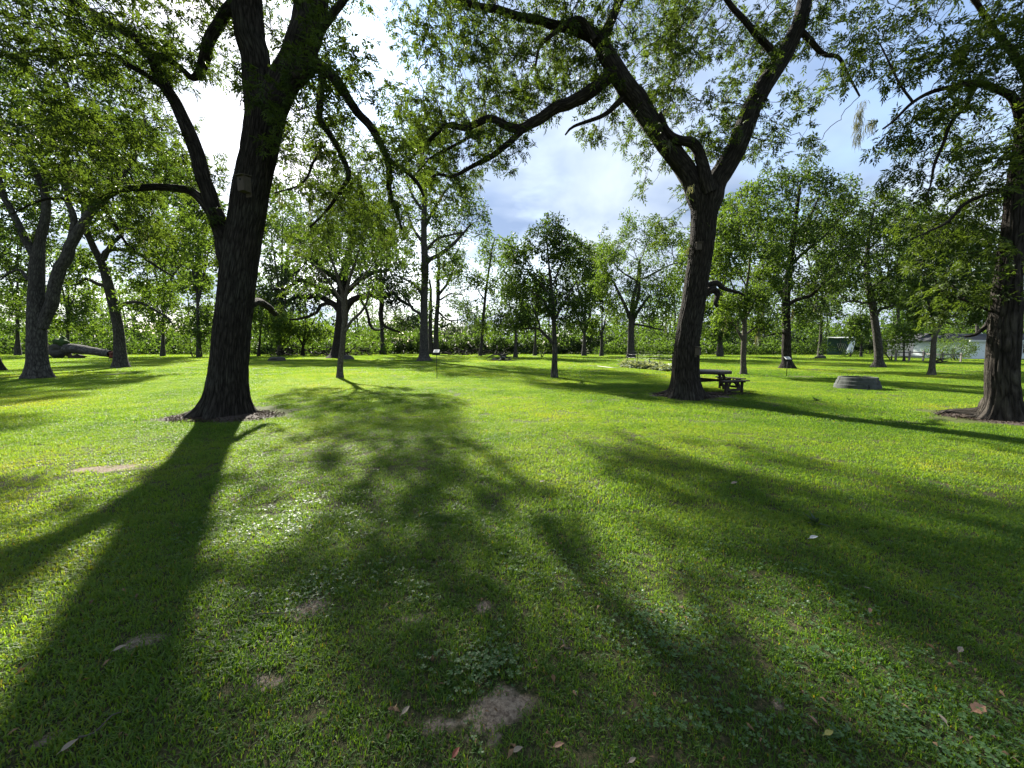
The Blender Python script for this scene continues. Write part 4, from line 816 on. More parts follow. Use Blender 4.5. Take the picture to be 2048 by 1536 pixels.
def woodland():
    r = np.random.default_rng(450); O = []; TI = []; tb = Tubes()
    for k in range(88):
        x = r.uniform(-150, 140); Y = r.uniform(90, 122); gap = math.exp(-((x / Y * 95 + 14) / 8.5) ** 2) * .75 + .35 * math.exp(-((x / Y * 95 - 20) / 12) ** 2)
        H = r.uniform(11, 21) * (1 - gap); n = int(430 * max(H / 16, .4)); rad = H * r.uniform(.22, .32)
        for j in range(6):
            c = np.array([x + r.normal(0, rad * .7), Y + r.normal(0, rad * .6), H * r.uniform(.22, .95)]); rr = rad * r.uniform(.45, .9)
            O.append(ellipsoid_pts(c, (rr, rr, rr * .75), n // 5, r, .8)); TI.append(np.clip(r.random(n // 5) * .5 + r.random() * .5, 0, 1))
        tb.add(np.array([[x, Y, 0], [x + r.normal(0, .4), Y, H * .5], [x + r.normal(0, .8), Y, H * .9]]), [.28, .2, .06], 6)
    O = np.concatenate(O); n = len(O); L = .62 * r.uniform(.5, 1.4, n)
    v, q, t = rhombi(O, norm(rand_unit(r, n) + np.array([0, 0, -.1])), norm(rand_unit(r, n) + np.array([0, 0, .6])), L, L * .5, r, .2, .15, np.concatenate(TI))
    o = tag(link('far_woodland', mesh_np('far_woodland', v, q, None, M['leaf_hedge'], None, t, False)), kind='stuff')
    tag(link('far_trunks', tb.mesh('far_trunks', M['bark_grey'])), kind='stuff')
woodland()
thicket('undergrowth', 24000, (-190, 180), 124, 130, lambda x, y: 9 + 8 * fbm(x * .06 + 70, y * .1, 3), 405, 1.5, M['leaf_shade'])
print('mid', STAT)
# ------------------------------------------------------------------ mulch and roots round the great trees
def chips(name, c, rx, ry, n, m, seed, s0=.045, hole=.0, label=None):
    r = np.random.default_rng(seed); a = r.random(n) * 2 * PI; q = np.sqrt(r.random(n)) * r.uniform(.85, 1.08, n); P = np.stack([c[0] + np.cos(a) * rx * q, c[1] + np.sin(a) * ry * q, .012 + r.random(n) * .03], 1)
    D = norm(np.stack([r.normal(size=n), r.normal(size=n), r.normal(0, .35, n)], 1)); L = s0 * r.uniform(.5, 1.6, n)
    v, q_, t = rhombi(P, D, norm(rand_unit(r, n) * .5 + np.array([0, 0, 1.])), L, L * .45, r, .25, .1); return tag(link(name, mesh_np(name, v, q_, None, m, None, t, False)), kind='stuff')
M['chip'] = leafmat('chip', (.03, .02, .014), (.065, .048, .038), (.20, .17, .145), .08, .8, 1.0, .15)
for i, (c, rx, ry, n) in enumerate([(G(454, 834), 1.15, .8, 3800), (G(1372, 791), 1.0, .85, 3000), (G(2012, 836), 1.25, .9, 3000), (G(1440, 788), 1.0, .45, 1500)]):
    tag(blob('mulch', (c[0], c[1]), rx, ry, .004, M['mulch'], 70 + i, dome=.035), kind='structure')
    chips('wood_chips', c, rx * 1.05, ry * 1.05, n, M['chip'], 80 + i)
# ------------------------------------------------------------------ picnic table with four benches round an octagonal top
M['table'] = plain('weathered_wood', (.04, .030, .024), .8, 7, .5, .4, (1, 1, 6))
M['table_top'] = plain('weathered_grey_wood', (.085, .075, .07), .7, 9, .4, .4, (8, 1, 1))
def picnic_table(c, rz):
    root = empty('picnic_table', (c[0], c[1], 0), 'dark wooden octagonal picnic table with attached benches standing beside the forked pecan', 'picnic table', rz=rz)
    R = .70; n = 7; wd = 2 * R / n
    for i in range(n):                                    # boards cut to the octagon
        y0 = -R + i * wd + .004; y1 = y0 + wd - .008; bm = bmesh.new()
        def hx(y): return R if abs(y) < R * .414 else R - (abs(y) - R * .414)
        vs = [bm.verts.new((sx * hx(y), y, z)) for z in (.705, .745) for sx, y in ((-1, y0), (1, y0), (1, y1), (-1, y1))]
        for f in ((3, 2, 1, 0), (4, 5, 6, 7), (0, 1, 5, 4), (1, 2, 6, 5), (2, 3, 7, 6), (3, 0, 4, 7)): bm.faces.new([vs[k] for k in f])
        bm_obj('table_board', bm, M['table_top'], root)
    bm = bmesh.new()
    for k in range(8):
        a = PI / 8 + k * PI / 4; b = a + PI / 4; q = R * .97 / math.cos(PI / 8)
        add_bar(bm, (q * math.cos(a), q * math.sin(a), .675), (q * math.cos(b), q * math.sin(b), .675), .035, .058)
    bm_obj('apron', bm, M['table'], root)
    for k in range(2):
        bm = bmesh.new(); a = k * PI / 2; d = Vector((math.cos(a), math.sin(a), 0))
        add_bar(bm, -d * 1.12 + Vector((0, 0, .375 + .04 * k)), d * 1.12 + Vector((0, 0, .375 + .04 * k)), .038, .085); add_bar(bm, -d * .62 + Vector((0, 0, .65 - .002 * k)), d * .62 + Vector((0, 0, .65 - .002 * k)), .038, .085)
        bm_obj('cross_beam', bm, M['table'], root)
    for k in range(4):
        a = k * PI / 2; d = Vector((math.cos(a), math.sin(a), 0)); s = Vector((-d.y, d.x, 0))
        bm = bmesh.new(); add_bar(bm, d * .52 + s * .045 + Vector((0, 0, .69)), d * .86 + s * .045 + Vector((0, 0, .01)), .04, .09, up=tuple(d)); bm_obj('leg', bm, M['table'], root)
        for w_ in (-.075, .075):
            bm = bmesh.new(); o = d * (1.03 + w_); hl = .53 + w_ * .6
            add_box(bm, (o.x, o.y, .445), (hl * 2, .135, .036), Matrix.Rotation(a + PI / 2, 3, 'Z')); bm_obj('bench_board', bm, M['table'], root)
        for sg in (-1, 1):
            bm = bmesh.new(); o = d * 1.03 + s * sg * .38
            add_bar(bm, o + Vector((0, 0, .0)), o + Vector((0, 0, .42)), .085, .04, up=tuple(s)); add_bar(bm, o - d * .12 + Vector((0, 0, .405)), o + d * .12 + Vector((0, 0, .405)), .04, .045)
            add_bar(bm, o + Vector((0, 0, .12)), o - s * sg * .22 + Vector((0, 0, .40)), .036, .06); bm_obj('bench_leg', bm, M['table'], root)
        bm = bmesh.new(); o = d * 1.03; add_bar(bm, o - s * .38 + Vector((0, 0, .14)), o + s * .38 + Vector((0, 0, .14)), .036, .08); bm_obj('stretcher', bm, M['table'], root)
    return root
picnic_table(W(1417, 760, 14.05), math.radians(22))
# ------------------------------------------------------------------ stepped grey ring (open planter) on the lawn
M['ring'] = plain('ring_concrete', (.09, .098, .09), .95, 5, .55, .5, spec=.1)
M['ring_dark'] = plain('ring_soil', (.03, .025, .02), .95, 20)
def stepped_ring(c):
    root = empty('planter_ring', (c[0], c[1], 0), 'low round grey planter of stepped concrete rings on the lawn right of the picnic table', 'planter')
    gapA = math.radians(-72)
    for k, (ro, z0, z1) in enumerate(((.71, -.02, .17), (.66, .173, .31), (.61, .313, .44))):
        segs = 3 if k != 1 else 3; st = [gapA, gapA + 1.9, gapA + 4.2]
        if k == 1: st = [gapA, gapA + 1.9, gapA + 4.2]
        if k == 0: st = [gapA - .55, gapA + 1.5, gapA + 3.6]
        for j in range(3):
            a0 = st[j] + .022; a1 = (st[(j + 1) % 3] if j < 2 else st[0] + 2 * PI) - .022; n = 22; bm = bmesh.new(); rows = []
            for i in range(n + 1):
                a = a0 + (a1 - a0) * i / n; q = []
                for (rr, z) in ((ro - .09, z0), (ro + .004, z0), (ro, z0 + .02), (ro - .012, z1 - .03), (ro - .03, z1), (ro - .11, z1)): q.append(bm.verts.new((rr * math.cos(a), rr * math.sin(a) , z)))
                rows.append(q)
            for i in range(n):
                for m_ in range(6): bm.faces.new((rows[i][m_], rows[i][(m_ + 1) % 6], rows[i + 1][(m_ + 1) % 6], rows[i + 1][m_]))
            bm.faces.new(rows[0]); bm.faces.new(rows[-1][::-1]); bmesh.ops.recalc_face_normals(bm, faces=bm.faces)
            bm_obj('ring_segment', bm, M['ring'], root, smooth=False)
    bm = bmesh.new(); bmesh.ops.create_cone(bm, cap_ends=True, segments=32, radius1=.55, radius2=.5, depth=.34, matrix=Matrix.Translation((0, 0, .185))); bm_obj('soil_fill', bm, M['ring_dark'], root)
c = G(1717, 781); stepped_ring(W(1717, 740, c[1] + .8))
# ------------------------------------------------------------------ sign posts
M['metal'] = plain('dark_metal', (.02, .022, .02), .5, 30, .3, metallic=.3); M['white'] = plain('white_board', (.72, .72, .68), .55, 12, .12); M['text'] = plain('sign_print', (.14, .14, .13), .6)
def sign_post(px, py, h, wd, label):
    c = G(px, py); root = empty('sign_post', tuple(c), label, 'sign', 'small lectern signs on thin posts')
    bm = bmesh.new(); add_cyl(bm, (0, 0, -.05), (0, 0, h - .10), .016, seg=10); bm_obj('post', bm, M['metal'], root, True)
    bm = bmesh.new(); add_bar(bm, (0, -.02, h - .25), (0, .05, h - .08), .07, .03); bm_obj('bracket', bm, M['metal'], root)
    R = Matrix.Rotation(math.radians(32), 3, 'X'); bm = bmesh.new(); add_box(bm, (0, 0, h - .05), (wd, .24, .02), R); bm_obj('sign_panel', bm, M['white'], root)
    bm = bmesh.new(); nrm = R @ Vector((0, 0, 1)); v = R @ Vector((0, 1, 0))
    bm2 = bmesh.new(); add_box(bm2, Vector((0, 0, h - .05)) - nrm * .016, (wd + .02, .26, .01), R); bm_obj('sign_frame', bm2, M['metal'], root)
    for k in range(6): add_box(bm, Vector((-.02 * (k % 3), 0, h - .05)) + nrm * .0122 + v * (.085 - .032 * k), (wd * (.8 - .12 * (k % 3)), .010, .002), R)
    bm_obj('lettering', bm, M['text'], root)
    return root
sign_post(874, 757, 1.42, .28, 'thin dark post with small tilted white sign left of the middle of the lawn')
sign_post(1573, 752, 1.03, .28, 'shorter thin post with tilted white sign in front of the flared pecan trunk')
# ------------------------------------------------------------------ nest boxes
M['box'] = plain('nest_box_wood', (.075, .06, .045), .85, 8, .35, .3, (6, 6, 1)); M['black'] = plain('black_hole', (.004, .004, .004), .9); M['rust'] = plain('red_brown_wood', (.16, .06, .035), .8, 10)
def nest_box(c, s, rz, label, rustcol=False, tiltx=0):
    root = empty('nest_box', tuple(c), label, 'nest box', rz=rz); root.rotation_euler = (tiltx, 0, rz); w_, d_, h_ = .15 * s, .14 * s, .26 * s
    bm = bmesh.new(); add_box(bm, (0, d_ / 2 + .006, -.02 * s), (w_ * .8, .015 * s, h_ * 1.35)); bm_obj('backboard', bm, M['box'], root)
    bm = bmesh.new(); add_box(bm, (0, -d_ / 2, 0), (w_, .016 * s, h_)); bm_obj('front_board', bm, M['box'], root, bevel=.002)
    for sx in (-1, 1):
        bm = bmesh.new(); add_box(bm, (sx * (w_ / 2 - .008 * s), 0, 0), (.016 * s, d_ - .018 * s, h_)); bm_obj('side_board', bm, M['rust'] if rustcol and sx > 0 else M['box'], root)
    bm = bmesh.new(); add_box(bm, (0, -.025 * s, h_ / 2 + .018 * s), (w_ * 1.25, d_ * 1.5, .016 * s), Matrix.Rotation(math.radians(12), 3, 'X')); bm_obj('lid', bm, M['box'], root, bevel=.002)
    bm = bmesh.new(); add_cyl(bm, (0, -d_ / 2 - .0095 * s, h_ * .24), (0, -d_ / 2 - .004 * s, h_ * .24), .021 * s, seg=20); bm_obj('entrance_hole', bm, M['black'], root)  # black disc on the board, painted for the dark inside of the hole
    bm = bmesh.new(); add_box(bm, (0, 0, -h_ / 2 + .012 * s), (w_ - .034 * s, d_ - .02 * s, .016 * s)); bm_obj('floor_board', bm, M['box'], root)
    return root
nest_box(W(489, 369, YA - .62), 1.15, math.radians(-18), 'wooden nest box with round hole fixed high on the left great pecan trunk')
nest_box(W(1396, 703, YB - .56), .85, math.radians(38), 'small slant roofed nest box low on the trunk of the forked pecan', True)
bm = bmesh.new(); c = W(1398, 492, YB - .44); add_box(bm, (0, 0, 0), (.17, .02, .2)); add_box(bm, (0, -.02, .1), (.2, .05, .02)); o = bm_obj('wooden_plaque', bm, M['box']); o.location = c
tag(o, 'small weathered wooden plaque fixed below the fork of the right great pecan', 'plaque')
# ------------------------------------------------------------------ fallen log
M['log'] = bark('log_bark', (.025, .023, .02), (.12, .115, .105), 3, 1.2, .7, .4, (.26, .26, .23), .05)
M['log_end'] = plain('rotten_wood', (.16, .05, .03), .9, 4, .7, .5); M['mossgreen'] = plain('green_moss', (.04, .075, .015), .95, 6, .5, .8)
def fallen_log():
    a = G(140, 716); Y = a[1]; root = empty('fallen_log', tuple(a), 'huge grey fallen tree trunk lying on the grass behind the two stemmed pecan', 'log')
    p0 = W(128, 698, Y); p1 = W(222, 708, Y - 2)
    P, R = smooth_path([p0 + np.array([-.3, 0, .1]), p0 * .7 + p1 * .3 + np.array([0, 0, .22]), p0 * .35 + p1 * .65 + np.array([0, 0, .12]), p1], [.72, .62, .52, .45], .2)
    tb = Tubes(); tb.add(P, R, 40, bark_radial(12, .06, ph=3)); link('trunk', tb.mesh('trunk', M['log']), root, True)
    r = np.random.default_rng(8)
    def lump(name, c, rad, m, amp=.35, sub=3):
        bm = bmesh.new(); bmesh.ops.create_icosphere(bm, subdivisions=sub, radius=1)
        for v in bm.verts: n_ = float(vnoise(v.co.x * 2.3 + c[0], v.co.y * 2.3 + v.co.z * 2.7 + c[2])); v.co *= 1 + amp * (n_ - .5) * 2; v.co = Vector((v.co.x * rad[0], v.co.y * rad[1], v.co.z * rad[2])) + Vector(c) - Vector(root.location)
        return bm_obj(name, bm, m, root, False)
    lump('root_ball', p0 + np.array([-.35, 0, -.1]), (1.15, 1.0, 1.0), M['log'])
    lump('moss_cushion', p0 + np.array([.15, -.3, .9]), (.85, .7, .8), M['mossgreen'])
    lump('broken_end', p1 + np.array([.55, -.1, -.1]), (.6, .45, .5), M['log_end'], .55)
    lump('support_stump', (p0[0] * .75 + p1[0] * .25, Y - .4, .15), (1.1, .5, .35), M['mulch'])
    for k in range(7):
        q = [p0 + np.array([-.4, 0, 0]), p0 + np.array([-1.1 - .3 * r.random(), r.normal(0, .4), r.normal(.1, .6)]), p0 + np.array([-1.8 - r.random() * .8, r.normal(0, .7), r.normal(.1, .8)])]
        tb = Tubes(); P_, R_ = smooth_path(q, [.13, .08, .02], .15); tb.add(P_, R_, 8); link('root', tb.mesh('root', M['log']), root, True)
fallen_log()
# ------------------------------------------------------------------ brush piles of cut limbs
def brush_pile(px0, px1, py, h, n, label, seed, m='bark_dark', depth=3.0, name='brush_pile', rmax=.14, curl=.5, Y=None):
    r = np.random.default_rng(seed); c = G((px0 + px1) / 2, py); Y = Y or c[1]; x0 = W(px0, py, Y)[0]; x1 = W(px1, py, Y)[0]; cx = (x0 + x1) / 2; hx = (x1 - x0) / 2
    root = empty(name, (cx, Y, 0), label, 'brush pile')
    for k in range(n):
        u = r.uniform(-1, 1); hh = h * (1 - .55 * u * u) * (.6 + .5 * r.random()); L = r.uniform(.8, 2.8) * (hx / 4) ** .4; a = r.normal(0, .6) + (PI if r.random() < .5 else 0); q = [np.array([cx + u * hx, Y + r.uniform(0, depth), r.random() ** 1.4 * hh])]
        d = np.array([math.cos(a), math.sin(a) * .6, r.normal(.05, .35)])
        for j in range(4):
            d = d + r.normal(0, curl, 3) * .6; d /= np.linalg.norm(d); nx = q[-1] + d * L / 4; nx[2] = min(max(nx[2], .05), hh * 1.25); q.append(nx)
        rr = r.uniform(.025, rmax); P_, R_ = smooth_path(q, [rr, rr * .85, rr * .7, rr * .5, rr * .25], L / 10); tb = Tubes(); tb.add(P_, R_, 6); link('cut_branch', tb.mesh('cut_branch', M[m]), root, True)
    return root
brush_pile(535, 640, 712, 1.7, 80, 'long heap of dark cut branches left of the live oak', 61, Y=66)
brush_pile(640, 735, 710, 1.9, 60, 'heap of dark cut branches behind the live oak trunk', 64, Y=70)
brush_pile(895, 1010, 711, 1.6, 70, 'low dark brush pile under the slender leaning tree', 62, Y=70)
brush_pile(985, 1022, 722, .75, 26, 'small pile of pale stones and logs alone on the lawn', 63, 'bark_grey', 1.2, 'log_pile', .16, .35)
brush_pile(1872, 1898, 727, .55, 16, 'little tangle of dead branches lying by the rail fence', 65, 'bark_dark', 1.0, 'branch_heap', .07, .5)
def boulder(px, py, rx, ry, rz_, label, m, seed, name='boulder', cat='stone'):
    c = G(px, py); bm = bmesh.new(); bmesh.ops.create_icosphere(bm, subdivisions=3, radius=1)
    for v in bm.verts:
        n_ = float(vnoise(v.co.x * 1.6 + seed, v.co.y * 1.6 + v.co.z * 1.9 + seed * .7)); v.co *= .85 + .4 * n_; v.co = Vector((v.co.x * rx, v.co.y * ry, max(v.co.z * rz_, -.1)))
    o = bm_obj(name, bm, m); o.location = c; tag(o, label, cat); return o
boulder(553, 722, .95, .5, .48, 'low mossy grey stump lying on the lawn right of the left great pecan', M['log'], 3, 'tree_stump', 'stump')
boulder(1640, 717, .75, .5, .42, 'flat weathered stump at the far lawn edge left of the white tarpaulin', M['log'], 5, 'tree_stump', 'stump')
boulder(1008, 716, .4, .35, .55, 'pale rock on top of the small log pile', plain('pale_rock', (.38, .37, .34), .9, 5, .3), 9)
boulder(692, 719, .9, .7, .45, 'pale grey rough rock at the foot of the live oak', M['log'], 12)
# ------------------------------------------------------------------ wire garden fence with hostas
def garden():
    r = np.random.default_rng(77); A = G(1250, 736); B = G(1350, 744); A2 = G(1262, 724)
    F_ = empty('wire_fence', tuple(A), 'low wire fence on thin dark posts around the planted bed left of the forked pecan', 'fence'); Av = Vector(A)
    run = [G(1254, 735), G(1275, 737), G(1297, 739), G(1320, 741), G(1343, 743), G(1368, 745)]; back = [G(1250, 722), G(1270, 721), G(1300, 722), G(1326, 723), G(1345, 723)]
    tops = []
    for p in run + back:
        bm = bmesh.new(); add_cyl(bm, Vector(p) - Av, Vector(p) - Av + Vector((r.normal(0, .03), 0, 1.12)), .018, seg=6); bm_obj('post', bm, M['metal'], F_)
    wire = plain('galvanised_wire', (.12, .12, .115), .4, 10, .1, metallic=.6)
    for line in (run, back):
        for z in (.45, .78, 1.08):
            for p, q in zip(line[:-1], line[1:]):
                pts = [np.array(p) * (1 - t) + np.array(q) * t + np.array([0, -.02, z - .10 * 4 * t * (1 - t) * (z > 1)]) for t in np.linspace(0, 1, 7)]
                tb = Tubes(); tb.add(np.array(pts), np.full(7, .006), 4); link('wire', tb.mesh('wire', wire), F_, True)
    hosta = leafmat('hosta', (.15, .19, .12), (.27, .31, .21), (.42, .44, .32), .25, .4, 1.1, .4)
    for k in range(60):                                    # each plant a thing
        t = r.random(); p = np.array(run[0]) * (1 - t) + np.array(run[4]) * t + np.array([r.normal(0, .1), r.uniform(-.1, 1.6), 0])
        root = empty('leafy_plant', tuple(p), 'pale broad leaved plant growing in the bed inside the wire fence', 'plant', 'broad leaved plants in the fenced bed')
        n = 26; a = r.random(n) * 6.3; el = r.uniform(.15, 1.2, n); D = np.stack([np.cos(a) * np.cos(el), np.sin(a) * np.cos(el), np.sin(el)], 1); O = p + D * r.uniform(.02, .45, n)[:, None]
        v, q, tt = rhombi(O, D, norm(rand_unit(r, n) * .4 + np.array([0, 0, 1.])), r.uniform(.2, .42, n), r.uniform(.12, .24, n), r, .2, .45)
        link('leaves', mesh_np('leaves', v, q, None, hosta, None, tt, False), root, True)
garden()
# ------------------------------------------------------------------ worn track and pale edging
tr = []
for i, (px, py, rx, ry) in enumerate([(1150, 727, 2.2, .55), (1185, 731, 2.0, .45), (1222, 736, 1.9, .35), (1258, 742, 1.8, .3), (1300, 746, 1.9, .3)]): tag(blob('worn_track', G(px, py), rx, ry, .006, M['mulch'], 500 + i, dome=.012), kind='structure')
M['hose'] = plain('pale_hose', (.36, .35, .3), .6)
tb = Tubes(); P_, R_ = smooth_path([G(1195, 732, .04), G(1210, 734, .04), G(1225, 735.5, .04), G(1238, 736, .04)], [.025, .03, .03, .02], .3); tb.add(P_, R_, 6)
tag(link('edging_log', tb.mesh('edging_log', M['hose'])), 'pale slender limb lying along the worn track before the wire fence', 'log')
# ------------------------------------------------------------------ tarp, shed, house, rail fence
def far_buildings():
    # white tarp leaning against a dark green tent
    c = G(1705, 715); Y = 70; root = empty('tarpaulin', (W(1705, 700, Y)[0], Y, 0), 'white tarpaulin slanting down beside the dark green awning at the far edge', 'tarp')
    q = [W(1708, 671, Y), W(1716, 674, Y), W(1704, 706, Y - 1), W(1691, 707, Y - 1)]
    n = 8; V = []
    for i in range(n + 1):
        for j in range(n + 1):
            u, v = i / n, j / n; p = (q[0] * (1 - u) + q[1] * u) * (1 - v) + (q[3] * (1 - u) + q[2] * u) * v; V.append(p + np.array([0, .15 * math.sin(u * 7 + v * 3), 0]))
    Q = [[i * (n + 1) + j, i * (n + 1) + j + 1, (i + 1) * (n + 1) + j + 1, (i + 1) * (n + 1) + j] for i in range(n) for j in range(n)]
    link('sheet', mesh_np('sheet', V, Q, None, plain('white_tarp', (.75, .78, .8), .5, 3, .1)), root, True)
    tent = plain('green_canvas', (.03, .075, .06), .8, 6, .3); X0, X1 = W(1688, 700, Y)[0], W(1737, 700, Y)[0]
    root = empty('awning', ((X0 + X1) / 2, Y + 2.5, 0), 'dark green awning shelter with pale flat roof edge behind the white tarpaulin', 'awning'); w_ = X1 - X0
    bm = bmesh.new(); add_box(bm, (0, 1.5, 1.6), (w_ * .92, .06, 3.2)); bm_obj('back_wall', bm, tent, root)
    bm = bmesh.new(); add_box(bm, (0, 0, 3.25), (w_, 3.2, .08), Matrix.Rotation(.06, 3, 'X')); bm_obj('roof', bm, plain('pale_roof', (.5, .52, .5), .6), root)
    for sx in (-1, 1):
        bm = bmesh.new(); add_cyl(bm, (sx * w_ * .46, -1.4, 0), (sx * w_ * .46, -1.4, 3.15), .04); bm_obj('pole', bm, M['metal'], root)
    for k in range(5):
        bm = bmesh.new(); add_bar(bm, (-w_ * .1 + k * .35, 1.2, 2.2), (w_ * .05 + k * .4, 1.2, .6), .03, .08); bm_obj('stripe', bm, M['hose'], root)
    # grey gabled shed
    Y = 58; a, b = W(1826, 700, Y), W(1872, 700, Y); w_ = b[0] - a[0]; root = empty('shed', ((a[0] + b[0]) / 2, Y + 2, 0), 'dark blue grey gabled shed behind the rail fence', 'shed'); wall = plain('shed_siding', (.055, .065, .075), .7, 8, .3, .2, (1, 1, 6))
    zt = W(1840, 678, Y)[2]; zr = W(1850, 668, Y)[2]
    bm = bmesh.new(); prof = [(-w_ / 2, 0), (w_ / 2, 0), (w_ / 2, zt), (w_ * .1, zr), (-w_ / 2, zt * .93)]
    v0 = [bm.verts.new((x, -2, z)) for x, z in prof]; v1 = [bm.verts.new((x, 2, z)) for x, z in prof]; bm.faces.new(v0); bm.faces.new(v1[::-1])
    for i in range(5): bm.faces.new((v0[i], v1[i], v1[(i + 1) % 5], v0[(i + 1) % 5]))
    bmesh.ops.recalc_face_normals(bm, faces=bm.faces); bm_obj('wall', bm, wall, root)
    rf = plain('shed_roof', (.05, .052, .055), .95, 5, spec=.05)
    for sx, p, q in ((-1, (-w_ / 2 - .25, zt * .93 - .1), (w_ * .1, zr + .06)), (1, (w_ * .1, zr + .06), (w_ / 2 + .25, zt - .12))):
        bm = bmesh.new(); add_bar(bm, (p[0], 0, p[1] + .05), (q[0], 0, q[1] + .05), 4.5, .07); bm_obj('roof_slope', bm, rf, root)
    bm = bmesh.new(); add_box(bm, (w_ * .3, -2.03, 1.2), (.9, .05, 2.0)); bm_obj('door', bm, plain('shed_door', (.10, .11, .12), .6), root)
    bm = bmesh.new(); add_box(bm, (w_ * .3 + .62, -2.05, 1.3), (.12, .06, 2.4)); bm_obj('white_trim', bm, M['white'], root)
    # white house
    Y = 50; a, b = W(1938, 700, Y), W(2140, 700, Y); w_ = b[0] - a[0]; x0 = a[0]; root = empty('house', (x0, Y, 0), 'low white house with dark grey shingled roof at the far right', 'house'); base_z = 0
    zt = W(1980, 682, Y)[2]; zr = W(1980, 667, Y + 3)[2]
    hw = plain('painted_siding', (.74, .80, .78), .6, 10, .12); trim = plain('white_trim', (.7, .72, .7), .5, 4, .1); shin = plain('shingles', (.07, .073, .078), .95, 14, .4, .4, spec=.05)
    bm = bmesh.new(); add_box(bm, (w_ / 2, 3.5, zt / 2), (w_ - .04, 6.96, zt)); bm_obj('wall', bm, hw, root)
    nb = 14; me0 = None
    for k in range(nb):                                   # lap siding boards
        bm = bmesh.new(); add_box(bm, (0, 0, 0), (w_, .03, zt / nb * .96), Matrix.Rotation(-.10, 3, 'X'))
        if me0 is None: o = bm_obj('siding_board', bm, hw, root); me0 = o.data
        else: bm.free(); o = link('siding_board', me0, root)
        o.location = (w_ / 2, -.005, (k + .5) * zt / nb)
    bm = bmesh.new(); add_box(bm, (w_ / 2, -.35, zt + .02), (w_ + .9, .12, .2)); bm_obj('fascia', bm, trim, root)
    bm = bmesh.new(); v = [(-.4, -.45, zt + .05), (w_ + .4, -.45, zt + .05), (w_ + .4, 3.5, zr), (-.4 + 1.2, 3.5, zr), (-.4, 7.4, zt + .05), (w_ + .4, 7.4, zt + .05)]
    vs = [bm.verts.new(p) for p in v]; bm.faces.new((vs[0], vs[1], vs[2], vs[3])); bm.faces.new((vs[3], vs[2], vs[5], vs[4])); bm.faces.new((vs[0], vs[3], vs[4])); bm_obj('roof', bm, shin, root)
    glass = plain('window_glass', (.02, .025, .03), .08, 3, .2, spec=.6)
    for px0, px1, py0, py1 in ((1941, 1952, 693, 703), (2043, 2062, 688, 706)):
        p, q = W(px0, py1, Y), W(px1, py0, Y); cx = (p[0] + q[0]) / 2 - x0; cz = (p[2] + q[2]) / 2; ww = q[0] - p[0]; hh = q[2] - p[2]
        bm = bmesh.new(); add_box(bm, (cx, -.05, cz), (ww, .03, hh)); wnd = bm_obj('window', bm, glass, root)
        for sx, sz, bx, bz in ((0, .5, ww + .12, .06), (0, -.5, ww + .12, .06), (.5, 0, .06, hh), (-.5, 0, .06, hh), (0, 0, .03, hh), (0, 0, ww, .03)):
            bm = bmesh.new(); add_box(bm, (cx + sx * (ww + .06), -.075, cz + sz * (hh + .06)), (bx, .03, bz)); bm_obj('frame_bar', bm, trim, wnd)
    # rail fence
    posts = [(1791, 722), (1818, 722), (1846, 722), (1884, 724), (1921, 724)]; P = [G(x, y) for x, y in posts]; o = Vector(P[0])
    wood = plain('fence_wood', (.20, .185, .16), .85, 7, .4, .4, (1, 1, 5)); root = empty('rail_fence', tuple(P[0]), 'grey wooden post and rail fence in front of the shed', 'fence')
    for k, p in enumerate(P):
        bm = bmesh.new(); h = 1.15 if k < 3 else .95; add_box(bm, Vector(p) - o + Vector((0, 0, h / 2)), (.14 if k < 3 else .09, .14, h)); bm_obj('post', bm, wood, root)
    for k in range(4):
        for z in ((.98, .55) if k < 2 else (.8,)):
            bm = bmesh.new(); add_bar(bm, Vector(P[k]) - o + Vector((.06, -.04, z)), Vector(P[k + 1]) - o + Vector((-.06, -.04, z - .06)), .05, .12); bm_obj('rail', bm, wood, root)
far_buildings()
# ------------------------------------------------------------------ shrubs by the fence and the house
def shrub(label, px, py, Y, zones, leafm, seed, Ls=.18, D=.35):
    r = np.random.default_rng(seed); B = np.array([W(px, py, Y)[0], Y, 0]); A = np.concatenate([zone(z[0], z[1], z[2], z[3], Y, z[4], r) for z in zones])
    A = A[A[:, 2] > .1]
    L = [([B + np.array([r.normal(0, .1), 0, -.05]), B + np.array([r.normal(0, .5), r.normal(0, .3), .9 + r.random() * .5])], [.06, .03]) for _ in range(4)]
    grow_tree('shrub', label, 'shrub', B, L, A, r, M['bark_grey'], M[leafm], D=D, kill=D, leaf='simple', nleaf=14, seg_trunk=7, step=.2, tipgen=3, tip_r=.006, leafargs=dict(L=Ls, Wd=Ls * .4, spread=.2))
shrub('bright green sumac like shrub left of the white house', 1912, 722, 44, [(1905, 690, 26, 20, 160), (1920, 700, 25, 18, 120), (1895, 705, 20, 14, 70)], 'leaf_bright', 601)
shrub('leafy dark green bush hiding the left corner of the white house', 1880, 716, 47, [(1890, 695, 18, 18, 90), (1868, 702, 16, 14, 70)], 'leaf_hedge', 607)
shrub('dark shrub at the foot of the sapling beside the rail fence', 1780, 722, 46, [(1780, 700, 16, 18, 90), (1770, 712, 14, 9, 40)], 'leaf_hedge', 602)
shrub('low leafy shrub under the white tarpaulin', 1700, 715, 62, [(1715, 708, 30, 7, 90), (1660, 700, 30, 12, 60)], 'leaf_hedge', 603, .24, .5)
shrub('round sunlit bush behind the lawn left of the bright sky gap', 740, 709, 72, [(735, 680, 28, 24, 120), (715, 690, 25, 18, 70)], 'leaf_bright', 604, .3, .6)
shrub('bushy sapling left of the left great pecan at the back', 385, 711, 60, [(385, 685, 30, 22, 120), (410, 695, 20, 15, 60)], 'leaf_bright', 605, .26, .55)
